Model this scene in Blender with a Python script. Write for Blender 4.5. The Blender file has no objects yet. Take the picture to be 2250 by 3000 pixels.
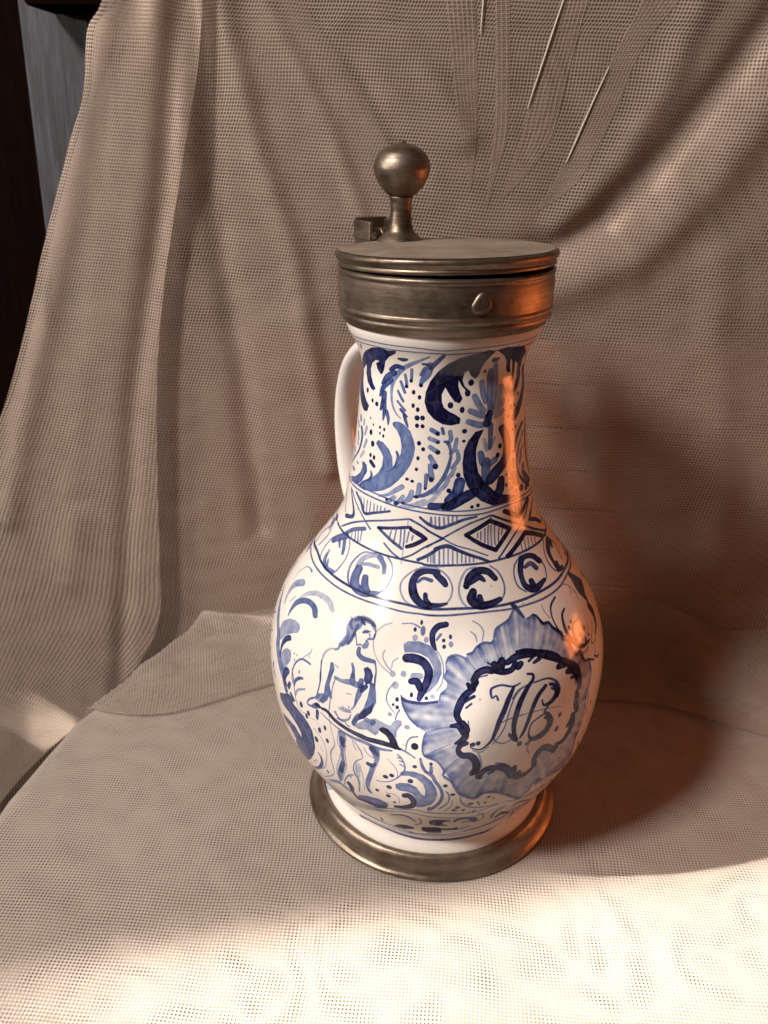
import bpy, bmesh, math, random
import numpy as np
from mathutils import Matrix, Vector

random.seed(7)
rng = np.random.default_rng(11)
sc = bpy.context.scene
COL = sc.collection

# ------------------------------------------------------------------ camera
cd = bpy.data.cameras.new("camera")
cam = bpy.data.objects.new("camera", cd)
COL.objects.link(cam)
cd.sensor_fit = 'VERTICAL'
cd.sensor_height = 24.0
cd.lens = 24.0 * 2412.28 / 3000.0
cd.clip_start = 0.01
cd.clip_end = 50.0
cd.dof.use_dof = True
cd.dof.focus_distance = 0.375
cd.dof.aperture_fstop = 12.0
CR_ = Vector((0.995653, 0.090982, 0.019930))
CU_ = Vector((-0.055365, 0.406064, 0.912166))
CF_ = Vector((-0.074898, 0.909304, -0.409336))
cam.matrix_world = Matrix(((CR_.x, CU_.x, -CF_.x, 0.000000), (CR_.y, CU_.y, -CF_.y, -0.401632),
                           (CR_.z, CU_.z, -CF_.z, 0.365886), (0, 0, 0, 1)))
sc.camera = cam

# ------------------------------------------------------------------ light
sc.view_settings.view_transform = 'Standard'
sc.view_settings.look = 'None'
sc.view_settings.gamma = 1.0
sc.view_settings.exposure = 0.12
sc.cycles.transparent_max_bounces = 24
sc.cycles.max_bounces = 8
sc.cycles.sample_clamp_indirect = 4.0
world = bpy.data.worlds.new("World")
sc.world = world
world.use_nodes = True
bg = world.node_tree.nodes["Background"]
bg.inputs[0].default_value = (0.135, 0.056, 0.033, 1)   # dim brown room
bg.inputs[1].default_value = 0.40


def area(name, loc, target, sx, sy, power, color, spread=180.0):
    ld = bpy.data.lights.new(name, 'AREA')
    ld.shape = 'RECTANGLE'
    ld.size, ld.size_y = sx, sy
    ld.energy = power
    ld.color = color
    ld.spread = math.radians(spread)
    o = bpy.data.objects.new(name, ld)
    COL.objects.link(o)
    o.location = loc
    o.rotation_euler = (Vector(target) - Vector(loc)).to_track_quat('-Z', 'Y').to_euler()
    return o


# the window on the left, a little in front of the table
area("window_light", (-1.02, -0.82, 1.36), (0.0, 0.0, 0.12), 0.25, 0.24, 33.0, (1.0, 0.918, 0.845))
area("window_sill_light", (-1.30, -0.47, 0.64), (0.0, 0.0, 0.15), 0.14, 0.12, 5.5, (1.0, 0.93, 0.87))
# lamp standing in for an unseen warm source to the right of the table
area("warm_bounce", (0.66, 0.150, 0.138), (0.0, 0.0, 0.12), 0.28, 0.13, 0.44, (1.0, 0.25, 0.07), 100)
# low sun through the same window: nearly parallel beam that only reaches the front of the table
AZ, EL = math.radians(16.5), math.radians(36)
sd = Vector((math.cos(AZ) * math.cos(EL), math.sin(AZ) * math.cos(EL), -math.sin(EL)))
side = Vector((math.sin(AZ), -math.cos(AZ), 0))
W = 0.36
tgt = Vector((0.02, -0.086, 0)) + side * W / 2
area("sunbeam", tgt - sd * 2.4, tgt, W, 0.62, 1.4, (1.0, 0.94, 0.85), 1.1)
tgt2 = Vector((0.115, -0.060, 0)) + side * W / 2
area("sunbeam", tgt2 - sd * 2.4, tgt2, W, 0.34, 1.4, (1.0, 0.94, 0.85), 1.5)
t2 = Vector((-0.368, 0.125, -0.068))
along = Vector((0.048, 0.004, 0.052))
sliver = area("sunbeam_sliver", t2 - sd * 2.4, t2, 0.045, 0.010, 0.016, (1.0, 0.95, 0.86), 0.4)
lx = (along - sd * along.dot(sd)).normalized()
lz = -sd
ly = lz.cross(lx)
sliver.matrix_world = Matrix(((lx.x, ly.x, lz.x, 0), (lx.y, ly.y, lz.y, 0), (lx.z, ly.z, lz.z, 0), (0, 0, 0, 1)))
sliver.location = t2 - sd * 2.4


# ------------------------------------------------------------------ materials
class NT:
    def __init__(self, name):
        self.m = bpy.data.materials.new(name)
        self.m.use_nodes = True
        self.t = self.m.node_tree
        self.t.nodes.clear()
        self.out = self.n('ShaderNodeOutputMaterial')

    def n(self, typ, **kw):
        nd = self.t.nodes.new(typ)
        for k, v in kw.items():
            setattr(nd, k, v)
        return nd

    def link(self, a, b):
        self.t.links.new(a, b)

    def math(self, op, a, b=None, c=None):
        nd = self.n('ShaderNodeMath', operation=op)
        for i, v in enumerate((a, b, c)):
            if v is None:
                continue
            if isinstance(v, (int, float)):
                nd.inputs[i].default_value = v
            else:
                self.link(v, nd.inputs[i])
        return nd.outputs[0]

    def noise(self, vec, scale, detail=4, rough=0.55):
        nd = self.n('ShaderNodeTexNoise')
        nd.inputs['Scale'].default_value = scale
        nd.inputs['Detail'].default_value = detail
        nd.inputs['Roughness'].default_value = rough
        if vec is not None:
            self.link(vec, nd.inputs['Vector'])
        return nd

    def ramp(self, fac, stops):
        nd = self.n('ShaderNodeValToRGB')
        el = nd.color_ramp.elements
        while len(el) > 1:
            el.remove(el[-1])
        el[0].position, el[0].color = stops[0][0], (*stops[0][1], 1)
        for p, c in stops[1:]:
            e = el.new(p)
            e.color = (*c, 1)
        self.link(fac, nd.inputs[0])
        return nd.outputs[0]

    def mixc(self, fac, a, b, blend='MIX'):
        nd = self.n('ShaderNodeMix', data_type='RGBA', blend_type=blend)
        for i, v in ((0, fac), (6, a), (7, b)):
            if isinstance(v, (int, float)):
                nd.inputs[i].default_value = v
            elif isinstance(v, tuple):
                nd.inputs[i].default_value = (*v, 1)
            else:
                self.link(v, nd.inputs[i])
        return nd.outputs[2]

    def coord(self, which='Object'):
        return self.n('ShaderNodeTexCoord').outputs[which]

    def mapping(self, vec, scale=(1, 1, 1), rot=(0, 0, 0), loc=(0, 0, 0)):
        nd = self.n('ShaderNodeMapping')
        nd.inputs['Scale'].default_value = scale
        nd.inputs['Rotation'].default_value = rot
        nd.inputs['Location'].default_value = loc
        self.link(vec, nd.inputs['Vector'])
        return nd.outputs[0]

    def principled(self, **kw):
        p = self.n('ShaderNodeBsdfPrincipled')
        for k, v in kw.items():
            k = k.replace('_', ' ')
            if isinstance(v, (int, float)):
                p.inputs[k].default_value = v
            elif isinstance(v, tuple):
                p.inputs[k].default_value = (*v, 1)
            else:
                self.link(v, p.inputs[k])
        return p

    def bump(self, h, strength, dist):
        b = self.n('ShaderNodeBump')
        b.inputs['Strength'].default_value = strength
        b.inputs['Distance'].default_value = dist
        self.link(h, b.inputs['Height'])
        return b.outputs[0]

    def done(self, shader):
        self.link(shader, self.out.inputs['Surface'])
        return self.m


def wood(name, c0, c1, c2, axis=(1, 1, 1), scale=1.0, rough=0.6, spec=0.25):
    k = NT(name)
    v = k.mapping(k.coord('Object'), axis)
    n1 = k.noise(v, 14 * scale, 6, 0.65)
    n2 = k.noise(v, 70 * scale, 4, 0.6)
    f = k.math('ADD', k.math('MULTIPLY', n1.outputs[0], 0.7), k.math('MULTIPLY', n2.outputs[0], 0.3))
    c = k.ramp(f, [(0.32, c0), (0.5, c1), (0.68, c2)])
    p = k.principled(Base_Color=c, Roughness=rough, Normal=k.bump(f, 0.5, 0.002))
    p.inputs['Specular IOR Level'].default_value = spec
    return k.done(p.outputs[0])


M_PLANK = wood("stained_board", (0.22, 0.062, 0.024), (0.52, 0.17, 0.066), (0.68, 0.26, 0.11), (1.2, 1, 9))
M_TABLE = wood("dark_table_wood", (0.07, 0.036, 0.022), (0.13, 0.068, 0.044), (0.19, 0.105, 0.070), (1, 7, 1))
M_BOARD = wood("dark_board", (0.05, 0.024, 0.013), (0.095, 0.050, 0.030), (0.15, 0.085, 0.052), (1.2, 1, 9))
M_NEAR_BLACK = wood("near_black_gap_and_block", (0.003, 0.0012, 0.001), (0.005, 0.002, 0.0015), (0.008, 0.003, 0.002), (6, 6, 1), 1.0, 0.95, 0.03)  # near black: paints the shade of the gap, also colours the dark block
M_DOOR = wood("grey_painted_wood", (0.034, 0.031, 0.034), (0.058, 0.056, 0.064), (0.10, 0.104, 0.128), (14, 14, 1))
M_WALL = wood("room_wall", (0.012, 0.006, 0.004), (0.02, 0.010, 0.007), (0.03, 0.015, 0.010), (1, 1, 1))


def net(name, pitch, cover, rot, seed, col_a, col_b, warp=0.006):
    """woven curtain net: crossing threads with real holes between them, from the cloth's own UV in metres"""
    k = NT(name)
    uv = k.coord('UV')
    w = k.noise(k.mapping(uv, (1, 1, 1), (0, 0, 0), (seed, seed, 0)), 9, 2, 0.5)
    w2 = k.noise(k.mapping(uv, (1, 1, 1), (0, 0, 0), (seed + 3, seed, 0)), 60, 2, 0.5)
    sub = k.n('ShaderNodeVectorMath', operation='SUBTRACT')
    k.link(w.outputs['Color'], sub.inputs[0])
    sub.inputs[1].default_value = (0.5, 0.5, 0.5)
    sca = k.n('ShaderNodeVectorMath', operation='SCALE')
    k.link(sub.outputs[0], sca.inputs[0])
    sca.inputs['Scale'].default_value = warp
    add = k.n('ShaderNodeVectorMath', operation='ADD')
    k.link(uv, add.inputs[0])
    k.link(sca.outputs[0], add.inputs[1])
    v = k.mapping(add.outputs[0], (1 / pitch, 1 / pitch, 1), (0, 0, rot))
    sep = k.n('ShaderNodeSeparateXYZ')
    k.link(v, sep.inputs[0])
    cov = k.math('MULTIPLY_ADD', k.math('SUBTRACT', w2.outputs[0], 0.5), 0.30, cover)
    th = []
    for a in ('X', 'Y'):
        f = k.math('ABSOLUTE', k.math('SUBTRACT', k.math('FRACT', sep.outputs[a]), 0.5))   # 0 at thread centre
        th.append(k.math('LESS_THAN', f, k.math('MULTIPLY', cov, 0.5)))
    alpha = k.math('MAXIMUM', k.math('MAXIMUM', th[0], th[1]), 0.18)      # constant opacity in the holes, painting in the haze of fibres and blur
    both = k.math('MULTIPLY', th[0], th[1])
    slub = k.noise(k.mapping(uv, (900, 900, 1)), 1.0, 3, 0.7)
    c = k.mixc(slub.outputs[0], tuple(0.72 * q for q in col_a), tuple(1.12 * q for q in col_b))
    c = k.mixc(both, c, tuple(min(1, 1.12 * q) for q in col_b))
    d = k.n('ShaderNodeBsdfDiffuse')
    k.link(c, d.inputs[0])
    tl = k.n('ShaderNodeBsdfTranslucent')
    k.link(c, tl.inputs[0])
    gl = k.n('ShaderNodeBsdfGlossy')
    gl.inputs['Roughness'].default_value = 0.38
    k.link(c, gl.inputs[0])
    m1 = k.n('ShaderNodeMixShader')
    m1.inputs[0].default_value = 0.38
    k.link(d.outputs[0], m1.inputs[1])
    k.link(tl.outputs[0], m1.inputs[2])
    m2 = k.n('ShaderNodeMixShader')
    m2.inputs[0].default_value = 0.07
    k.link(m1.outputs[0], m2.inputs[1])
    k.link(gl.outputs[0], m2.inputs[2])
    tr = k.n('ShaderNodeBsdfTransparent')
    m3 = k.n('ShaderNodeMixShader')
    k.link(alpha, m3.inputs[0])
    k.link(tr.outputs[0], m3.inputs[1])
    k.link(m2.outputs[0], m3.inputs[2])
    return k.done(m3.outputs[0])


NA, NB = (0.43, 0.328, 0.265), (0.52, 0.415, 0.345)
CA, CB = (0.51, 0.425, 0.365), (0.61, 0.525, 0.46)
M_NET1 = net("curtain_net_outer", 0.0020, 0.37, 0.03, 1.0, NA, NB)
M_NET2 = net("curtain_net_inner", 0.0020, 0.36, -0.015, 5.3, NA, NB)
M_NET3 = net("curtain_net_fold", 0.0020, 0.42, 0.06, 8.1, NA, NB)
M_PLEAT = net("curtain_net_pleat", 0.0020, 0.26, 0.0, 3.7, NA, NB)
M_HEM = net("curtain_net_hem", 0.0020, 0.28, 0.22, 4.4, NA, CB, 0.012)
M_CLOTH1 = net("table_net_upper", 0.00185, 0.55, -0.035, 2.2, CA, CB, 0.011)
M_CLOTH2 = net("table_net_lower", 0.00185, 0.50, 0.000, 6.7, CA, CB, 0.013)


def pewter():
    k = NT("tarnished_pewter")
    o = k.coord('Object')
    n1 = k.noise(o, 38, 6, 0.62)
    n2 = k.noise(k.mapping(o, (1, 1, 9)), 90, 4, 0.6)
    f = k.math('ADD', k.math('MULTIPLY', n1.outputs[0], 0.65), k.math('MULTIPLY', n2.outputs[0], 0.35))
    c = k.ramp(f, [(0.30, (0.085, 0.056, 0.037)), (0.42, (0.185, 0.142, 0.105)), (0.58, (0.29, 0.238, 0.186)), (0.75, (0.40, 0.345, 0.283))])
    big = k.noise(o, 17, 5, 0.7)
    gr = k.n('ShaderNodeClamp')
    k.link(k.math('MULTIPLY', k.math('SUBTRACT', big.outputs[0], 0.53), 7.0), gr.inputs[0])
    c = k.mixc(k.math('MULTIPLY', gr.outputs[0], 0.55), c, (0.095, 0.060, 0.038))
    r = k.math('ADD', k.math('MULTIPLY_ADD', n1.outputs[0], 0.40, 0.22), k.math('MULTIPLY', gr.outputs[0], 0.14))
    sp = k.noise(o, 420, 2, 0.6)
    h = k.math('ADD', f, k.math('MULTIPLY', sp.outputs[0], 0.25))
    p = k.principled(Base_Color=c, Metallic=0.92, Roughness=r, Normal=k.bump(h, 0.22, 0.0012))
    return k.done(p.outputs[0])


M_PEWTER = pewter()


def dull_pewter():
    k = NT("dull_pewter_top")
    o = k.coord('Object')
    n1 = k.noise(o, 34, 6, 0.62)
    n2 = k.noise(o, 260, 3, 0.6)
    f = k.math('ADD', k.math('MULTIPLY', n1.outputs[0], 0.75), k.math('MULTIPLY', n2.outputs[0], 0.25))
    c = k.ramp(f, [(0.32, (0.17, 0.12, 0.085)), (0.5, (0.29, 0.225, 0.175)), (0.68, (0.38, 0.31, 0.25))])
    p = k.principled(Base_Color=c, Metallic=0.25, Roughness=0.55, Normal=k.bump(f, 0.3, 0.001))
    return k.done(p.outputs[0])


M_DULL = dull_pewter()


def crease_glint():  # bright mottled colour puts the glint into the edge tubes
    k = NT("net_edge_glint")
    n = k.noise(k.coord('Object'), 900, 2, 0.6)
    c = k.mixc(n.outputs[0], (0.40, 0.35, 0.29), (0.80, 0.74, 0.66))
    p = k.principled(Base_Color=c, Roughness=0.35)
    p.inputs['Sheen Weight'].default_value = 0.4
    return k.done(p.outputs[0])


M_GLINT = crease_glint()

# ------------------------------------------------------------------ painted decoration
# Every brush mark is stored in the jug's own surface coordinates:
# angle round the axis (1/50 degree), height (1/50 mm), brush half-width and half-height (1/100 mm).
PAINT = """
B 60 -8270,14215,106,27 -7710,14195,77,27 -6820,14225,45,28 -6030,14225,33,29 -5180,14225,28,30 -4470,14185,24,28 -3360,14236,27,27 -1550,14256,52,24
B 60 -7890,14084,88,26 -6840,14114,45,27 -6080,14114,34,29 -5200,14114,28,31 -4460,14104,27,32 -4230,14094,28,33 -3090,14124,32,30 -1590,14104,58,27
P 86 -7400,13881 -6800,14063 -6430,14114 -6140,14074 -5850,14104 -5900,14023 -6190,13911 -6410,13770 -6530,13577 -6650,13446 -6750,13415 -6900,13527 -6910,13658 -6680,13739 -6860,13750 -7150,13628 -7340,13456 -7320,13284 -7160,13132 -6990,13051 -7060,12980 -7230,12990 -7560,13112 -7760,13304 -7640,13527 -8090,13334 -8030,13071 -7820,12838 -7530,12666 -7300,12575 -7410,12413 -7680,12383 -7980,12484 -8450,12717 -8750,13031 -8650,13355 -7870,13689
S 80 -5750,13689,106,100 -5980,13699,126,113 -6260,13588,91,75
S 75 -6100,13537,159,137 -6440,13385,161,123 -6650,13213,87,60
S 75 -6270,13344,167,134 -6590,13132,153,108 -6710,12919,71,49
S 72 -6520,13010,166,120 -6530,12818,167,122 -6640,12595,70,50
S 72 -6490,12818,132,98 -6460,12605,130,99 -6500,12372,50,37
S 70 -6360,12595,110,86 -6280,12433,93,74 -6270,12292,37,30
S 50 -4830,14023,28,32 -5240,13871,72,77 -5640,13719,103,101 -5990,13506,126,112 -6190,13264,104,84 -6210,13010,75,60 -6120,12757,59,49 -5960,12585,42,37 -5790,12494,22,20
S 95 -5850,13901,54,50 -5690,13891,91,88 -5550,13911,50,51
S 80 -4430,14053,79,93 -4670,13861,103,116 -4820,13750,116,127
S 60 -4820,13800,162,179 -4940,13588,177,188 -5100,13425,120,122 -5180,13314,61,60
S 85 -5070,13830,47,51 -4900,13820,70,77
S 70 -5000,13719,94,102 -5160,13557,60,63
D 90 -5150,13314,95,94 -5490,13395,82,87 -5650,13253,93,85
S 60 -5440,13668,75,76 -5480,13405,76,73
S 60 -5690,13517,73,70 -5640,13264,84,76
S 62 -5870,13344,77,68 -5700,13112,79,71
S 65 -5960,13122,62,52 -5740,12909,75,67
S 70 -5950,12889,56,48 -5660,12707,66,60
S 72 -5810,12707,82,73 -5580,12565,52,49
S 75 -5680,12595,80,73 -5610,12454,79,73 -5530,12332,39,37
D 95 -7490,12919,130,125 -7100,12737,91,98 -6850,12696,121,111 -5390,13142,90,105 -5180,13041,87,100 -5380,12838,81,106 -5220,12757,88,107 -5230,12565,124,121 -5050,12575,113,112 -5220,12383,97,104 -5040,12383,96,95 -7150,12302,54,55 -6960,12170,57,63 -6620,12170,74,72 -6420,12150,69,80 -6600,12028,61,63 -6440,11988,70,80 -7060,11968,125,137 -6910,11714,138,146 -6960,11421,99,101 -6770,11400,98,114 -5130,11978,97,109 -4990,11846,96,96 -5140,11623,80,96 -5170,11360,81,88 -5450,11097,93,71 -5280,11066,91,70
S 90 -6900,11269,154,103 -6740,11198,127,90
P 55 -6100,12342 -6020,12403 -5840,12413 -5630,12362 -5430,12231 -5310,12038 -5250,11856 -5280,11654 -5370,11441 -5530,11228 -5730,11026 -5990,10823 -6280,10682 -6650,10580 -7050,10520 -7390,10520 -7380,10570 -7180,10722 -6820,10864 -6520,11066 -6380,11269 -6370,11502 -6500,11613 -6670,11714 -6750,11765 -6650,11856 -6410,11836 -6160,11714 -6010,11542 -5970,11320 -5810,11482 -5720,11674 -5710,11846 -5770,12038 -5910,12200 -6060,12281
S 72 -7350,10570,46,26 -7080,10742,58,36 -6820,10864,30,21
S 68 -6190,11168,37,30 -5960,11259,34,30 -5650,11461,16,15
S 70 -5870,11694,62,55 -5810,11593,77,69 -5870,11400,51,45 -5950,11299,23,20
S 75 -6840,11036,68,46 -6790,10935,81,57 -6940,10783,55,36
P 60 -8180,10550 -7710,10692 -7430,10864 -7330,11036 -7400,11137 -7290,11188 -7100,11137 -7030,10996 -7160,10823 -7230,10702 -7420,10570 -7790,10520
S 60 -7940,12200,133,52 -7900,12079,116,47
S 60 -8210,12008,106,37 -8030,11907,96,37
S 35 -7580,12170,108,52 -7580,12048,97,47
S 70 -7760,11947,148,66 -7630,11765,121,58 -7670,11522,100,48 -7880,11249,86,38 -8520,10823,75,28
S 35 -7350,12038,119,64 -7430,11836,109,57
S 35 -7270,11724,114,65 -7400,11512,106,57
S 35 -7380,11421,119,65 -7550,11238,104,53
S 70 -8080,11755,98,37 -7910,11603,89,37
S 60 -8020,11552,80,32 -7910,11461,75,32
S 60 -8210,11309,86,33 -8140,11228,69,27
D 50 -7730,11036,121,76 -8040,10803,288,97
S 70 -8710,11988,87,27 -8640,11633,133,44 -8440,11320,109,38 -8340,11026,74,28
S 90 -7510,14043,55,22 -7680,13901,73,28
S 45 -5590,10894,134,124 -5820,10763,126,112 -6030,10641,88,75 -6360,10540,58,45
S 45 -5810,10611,112,99 -6000,10489,131,112 -6070,10520,74,63
S 40 -5530,10672,106,99 -5660,10520,122,111
S 40 -5270,10813,115,111 -5320,10661,154,147 -5510,10520,79,74
S 45 -5050,10996,124,123 -5070,10793,125,123 -5130,10702,75,73
S 30 -4870,10611,148,146 -5220,10489,127,123 -5590,10428,67,62
D 85 -6060,10510,74,63 -5740,10479,138,98 -5520,10520,85,79 -5120,10712,126,79
S 65 -5200,10702,47,46 -4860,10783,96,95 -4530,10985,94,95 -4320,11228,94,95 -4180,11502,82,83 -4120,11765,67,68 -4210,12008,82,83 -4330,12048,52,53
S 55 -4160,12271,104,105 -4130,12099,104,105 -4240,12008,67,68
S 50 -3950,12099,82,83 -4010,11866,105,106 -4160,11765,52,53
S 50 -3920,11826,83,83 -3890,11623,106,106 -4090,11431,75,76
S 45 -4000,11431,94,95 -4110,11259,105,107 -4360,11127,52,53
S 40 -4190,11127,94,95 -4360,10955,105,106 -4650,10813,53,53
S 30 -4440,10854,83,84 -4680,10651,106,106 -5050,10489,54,53
S 60 -4750,12312,104,105 -4540,12231,111,113
S 50 -4800,12109,105,106 -4530,12038,96,98
S 50 -4770,11907,112,113 -4520,11795,111,113
S 50 -4760,11684,113,114 -4590,11471,142,144
S 50 -4750,11471,113,114 -4690,11178,151,152
S 60 -4850,11238,106,107 -4870,10935,76,76
S 65 -4410,12352,81,83 -4370,12241,81,83
D 90 -4560,12231,92,94 -4540,12028,93,81 -4530,11795,119,108 -4590,11461,134,136 -4700,11147,121,123 -4870,10925,68,68
P 98 -2890,14104 -3110,14165 -3480,14094 -3930,14003 -4290,13861 -4590,13668 -4850,13415 -4980,13172 -5010,12950 -4900,12727 -4690,12565 -4410,12454 -4140,12423 -3860,12464 -3840,12585 -4010,12676 -4190,12737 -4380,12838 -4450,12970 -4460,13132 -4350,13294 -4210,13132 -4040,12970 -3880,12929 -3780,13031 -3860,13162 -3930,13324 -3920,13456 -3810,13314 -3660,13203 -3570,13213 -3720,13314 -3800,13456 -3750,13628 -3640,13689 -3520,13547 -3360,13466 -3250,13567 -3200,13739 -3080,13901
D 97 -3500,13385,137,147 -3610,13152,136,155 -4170,12889,131,144 -3790,12778,114,145 -3060,13628,88,83 -2820,13881,124,122 -2690,13891,113,108 -3700,12281,123,108 -3720,12048,82,67 -4170,10894,108,109 -3890,11259,109,109 -3480,10479,86,82 -3290,10499,96,89
S 45 -3110,13365,156,142 -3060,13112,158,139 -2980,12909,119,103
S 48 -3370,13061,150,138 -3190,12828,163,148 -3040,12717,126,112
S 48 -3520,12737,139,134 -3190,12636,164,150 -2980,12575,128,113
S 50 -3580,12494,139,135 -3190,12393,164,151 -2920,12403,130,114
S 50 -2850,13638,130,115 -2810,13193,177,147 -2820,12696,133,113
S 45 -2710,13820,112,95 -2600,13334,187,150 -2710,12757,137,113
S 30 -2310,13203,180,130 -2520,12929,193,149 -2700,12686,114,94
S 30 -2260,12869,184,132 -2590,12676,165,132 -2760,12595,90,76
S 30 -2270,12636,158,115 -2580,12534,142,114
S 80 -2820,12636,178,151 -2920,12403,217,190
S 60 -2790,12352,157,133 -2790,12089,135,115 -2820,11816,112,96
S 30 -3030,12038,85,76 -2930,11795,131,115
S 30 -2620,12028,85,69 -2820,11816,112,96
S 55 -3160,11714,167,153 -3090,11502,191,173
S 55 -2640,11512,179,147 -2890,11411,177,154
S 60 -2970,11492,261,231 -3000,11178,238,212 -3070,10914,257,231
P 88 -3030,12281 -3340,12241 -3570,12048 -3710,11826 -3760,11522 -3730,11249 -3620,11006 -3450,10783 -3180,10590 -2810,10428 -2370,10418 -1990,10449 -1640,10449 -2160,10570 -2620,10692 -2870,10894 -3060,11056 -3250,11279 -3310,11562 -3310,11826 -3210,12059
S 85 -2300,12221,234,174 -2110,11947,280,195 -2090,11674,282,196 -2250,11421,293,216 -2630,11198,332,272 -2850,11056,269,232
S 86 -2420,10996,227,176 -2500,10763,272,214 -2680,10621,282,232
D 95 -2410,11806,126,125 -2520,11603,122,125
P 80 -2850,14134 -2520,14185 -1650,14094 -1230,13871 -1250,13689 -1090,13294 -1280,13122 -1570,12970 -1660,12879 -1890,12929 -1910,13000 -1660,13081 -1410,13304 -1520,13628 -1790,13750 -1660,13506 -1640,13294 -1780,13233 -1860,13264 -1780,13476 -1940,13750 -2100,13851 -2020,13679 -1890,13496 -2000,13476 -2150,13567 -2270,13810 -2480,13962
S 90 -870,13506,204,68 -730,13132,292,92 -1000,12828,299,116 -1350,12565,333,162 -1650,12372,262,150
D 90 -1360,12899,102,89 -1960,12828,62,72 -1860,12656,131,122 -1640,12666,102,102 -1980,12454,87,90 -1580,12140,75,83 -1750,12099,82,74 -2170,11066,87,75 -2020,10945,73,75 -2210,10823,103,99 -1980,10702,124,104 -1780,10580,121,126 -1490,10590,244,170 -1140,10499,197,122
S 90 -1820,11026,222,141 -1730,10773,269,165
S 75 -1060,12130,195,83 -1370,11978,163,82 -1580,11795,125,70 -1720,11552,124,75
S 80 -1790,11370,105,66 -1800,11168,105,66
S 75 -1240,11765,69,33 -1500,11502,69,38 -1610,11208,73,43 -1500,10904,94,52 -1080,10601,181,85 -860,10469,114,49
S 60 -980,11917,115,48 -1140,11806,94,43
S 60 -1060,11573,109,48 -1320,11461,85,43
S 60 -1270,11411,97,48 -1410,11228,90,48
S 55 -1180,11127,151,72 -1240,10925,145,72
S 70 -1190,10894,198,97 -780,10580,295,124
S 75 -610,12160,100,34 -830,11562,110,44 -760,11107,98,39 -590,10702,89,35
S 50 -1390,13962,58,25 -450,13395,89,23 -650,12889,90,28
S 75 -3840,11076,269,267 -3930,10844,268,266 -4140,10651,265,265
S 90 -3400,10813,243,229 -3760,10702,272,265 -4100,10550,228,227 -4300,10510,151,151
S 80 -4680,10520,171,171 -4430,10530,151,151 -4220,10550,132,132
B 60 -8150,10499,103,43 -6880,10570,59,40 -5830,10530,44,39 -4840,10459,38,38 -4010,10408,38,38 -3150,10398,42,38 -2060,10408,57,40 -440,10337,109,43
B 65 -7970,10439,95,42 -6640,10449,55,40 -5710,10408,43,39 -4830,10358,38,38 -4010,10307,38,38 -3150,10287,42,39 -2080,10327,57,40 -400,10206,109,44
S 80 -7870,10327,71,33 -7390,9791,125,71 -7820,9598,204,95
S 60 -8440,10074,68,28 -8000,9639,58,26
S 70 -7430,10348,117,65 -7080,10186,111,71 -6850,9983,101,71 -6430,10104,80,63 -5910,10256,63,56
H 50 -7130,10317 -7050,10165 -6970,10317 -6910,10084 -6800,10317 -6780,10034 -6650,10317 -6640,10074 -6500,10307 -6480,10145 -6360,10297 -6360,10175 -6230,10307 -6230,10216 -6080,10297 -6090,10246
S 60 -7750,10307,81,40 -7240,10044,64,39 -6870,9862,56,38 -6510,9679,58,42
S 65 -7800,9335,80,35 -7290,9608,76,43 -6610,9851,59,44 -5810,10054,48,44 -5290,10165,44,43
S 60 -7400,9315,142,70 -7130,9487,153,87 -6720,9629,132,90
H 50 -7150,9386 -7110,9315 -7040,9456 -6920,9294 -6940,9507 -6790,9284 -6800,9548 -6730,9325
S 80 -6230,9780,91,74 -5790,9862,82,74 -5270,9963,76,74 -5210,9922,75,73
S 95 -5210,9922,94,92 -4970,9831,110,108 -4780,9740,91,88
S 95 -4780,9740,91,88 -5072,9585,105,95 -5280,9511,89,77
S 65 -5412,9455,77,65 -5720,9568,81,68 -6010,9689,86,71 -6210,9770,76,61
H 50 -5790,9791 -5820,9649 -5640,9851 -5670,9578 -5500,9872 -5480,9527 -5390,9892 -5378,9522 -5260,9851 -5300,9608 -5140,9780 -5160,9679
S 75 -5240,10155,56,55 -4960,10054,49,49 -4600,9882,42,42 -4290,9760,42,41
S 75 -4290,9760,42,41 -4763,9562,42,39 -5098,9363,43,37 -5374,9246,45,36
S 65 -5940,9477,50,39 -5652,9331,47,37 -5403,9241,45,36
S 40 -5310,10145,25,25 -5310,9953,25,25
S 35 -5370,9629,26,23 -5346,9145,25,20
S 75 -4970,10236,61,61 -4730,10094,72,73 -4480,10013,78,79 -4520,10024,78,79 -4360,10013,78,79 -4050,10104,78,79 -3720,10196,68,67 -3350,10236,52,49
H 50 -4650,10256 -4630,10125 -4540,10266 -4530,10044 -4430,10266 -4410,10024 -4300,10266 -4280,10054 -4180,10287 -4160,10104 -4050,10287 -4050,10145 -3930,10277 -3930,10196
H 50 -4660,10256 -4670,10125 -4420,10266 -4420,10054
S 80 -4935,9274,79,67 -4716,9372,78,68 -4490,9502,78,71 -4496,9526,90,82 -4198,9592,96,90 -3930,9499,85,76 -3640,9387,81,68 -3324,9274,78,62 -3128,9190,67,51
H 45 -4621,9401 -4609,9239 -4523,9476 -4511,9232 -4406,9504 -4399,9224 -4288,9530 -4287,9226 -4169,9542 -4176,9225 -4050,9503 -4064,9224 -3933,9451 -3950,9231 -3816,9422 -3836,9237 -3718,9369 -3736,9232 -3617,9338 -3633,9235 -3517,9306 -3530,9238
H 50 -4685,9351 -4690,9258 -4558,9404 -4548,9242 -4400,9456 -4394,9224
S 75 -4760,9942,42,43 -4570,9862,42,42 -4340,9760,42,41
S 75 -4340,9760,42,41 -3950,9942,42,42 -3490,10104,44,43 -2920,10206,49,43
S 70 -4340,9760,42,41 -4562,9648,42,40 -4737,9551,42,39
S 60 -4290,9750,36,35 -3956,9599,36,34 -3535,9474,38,32 -3125,9307,40,31
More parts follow.
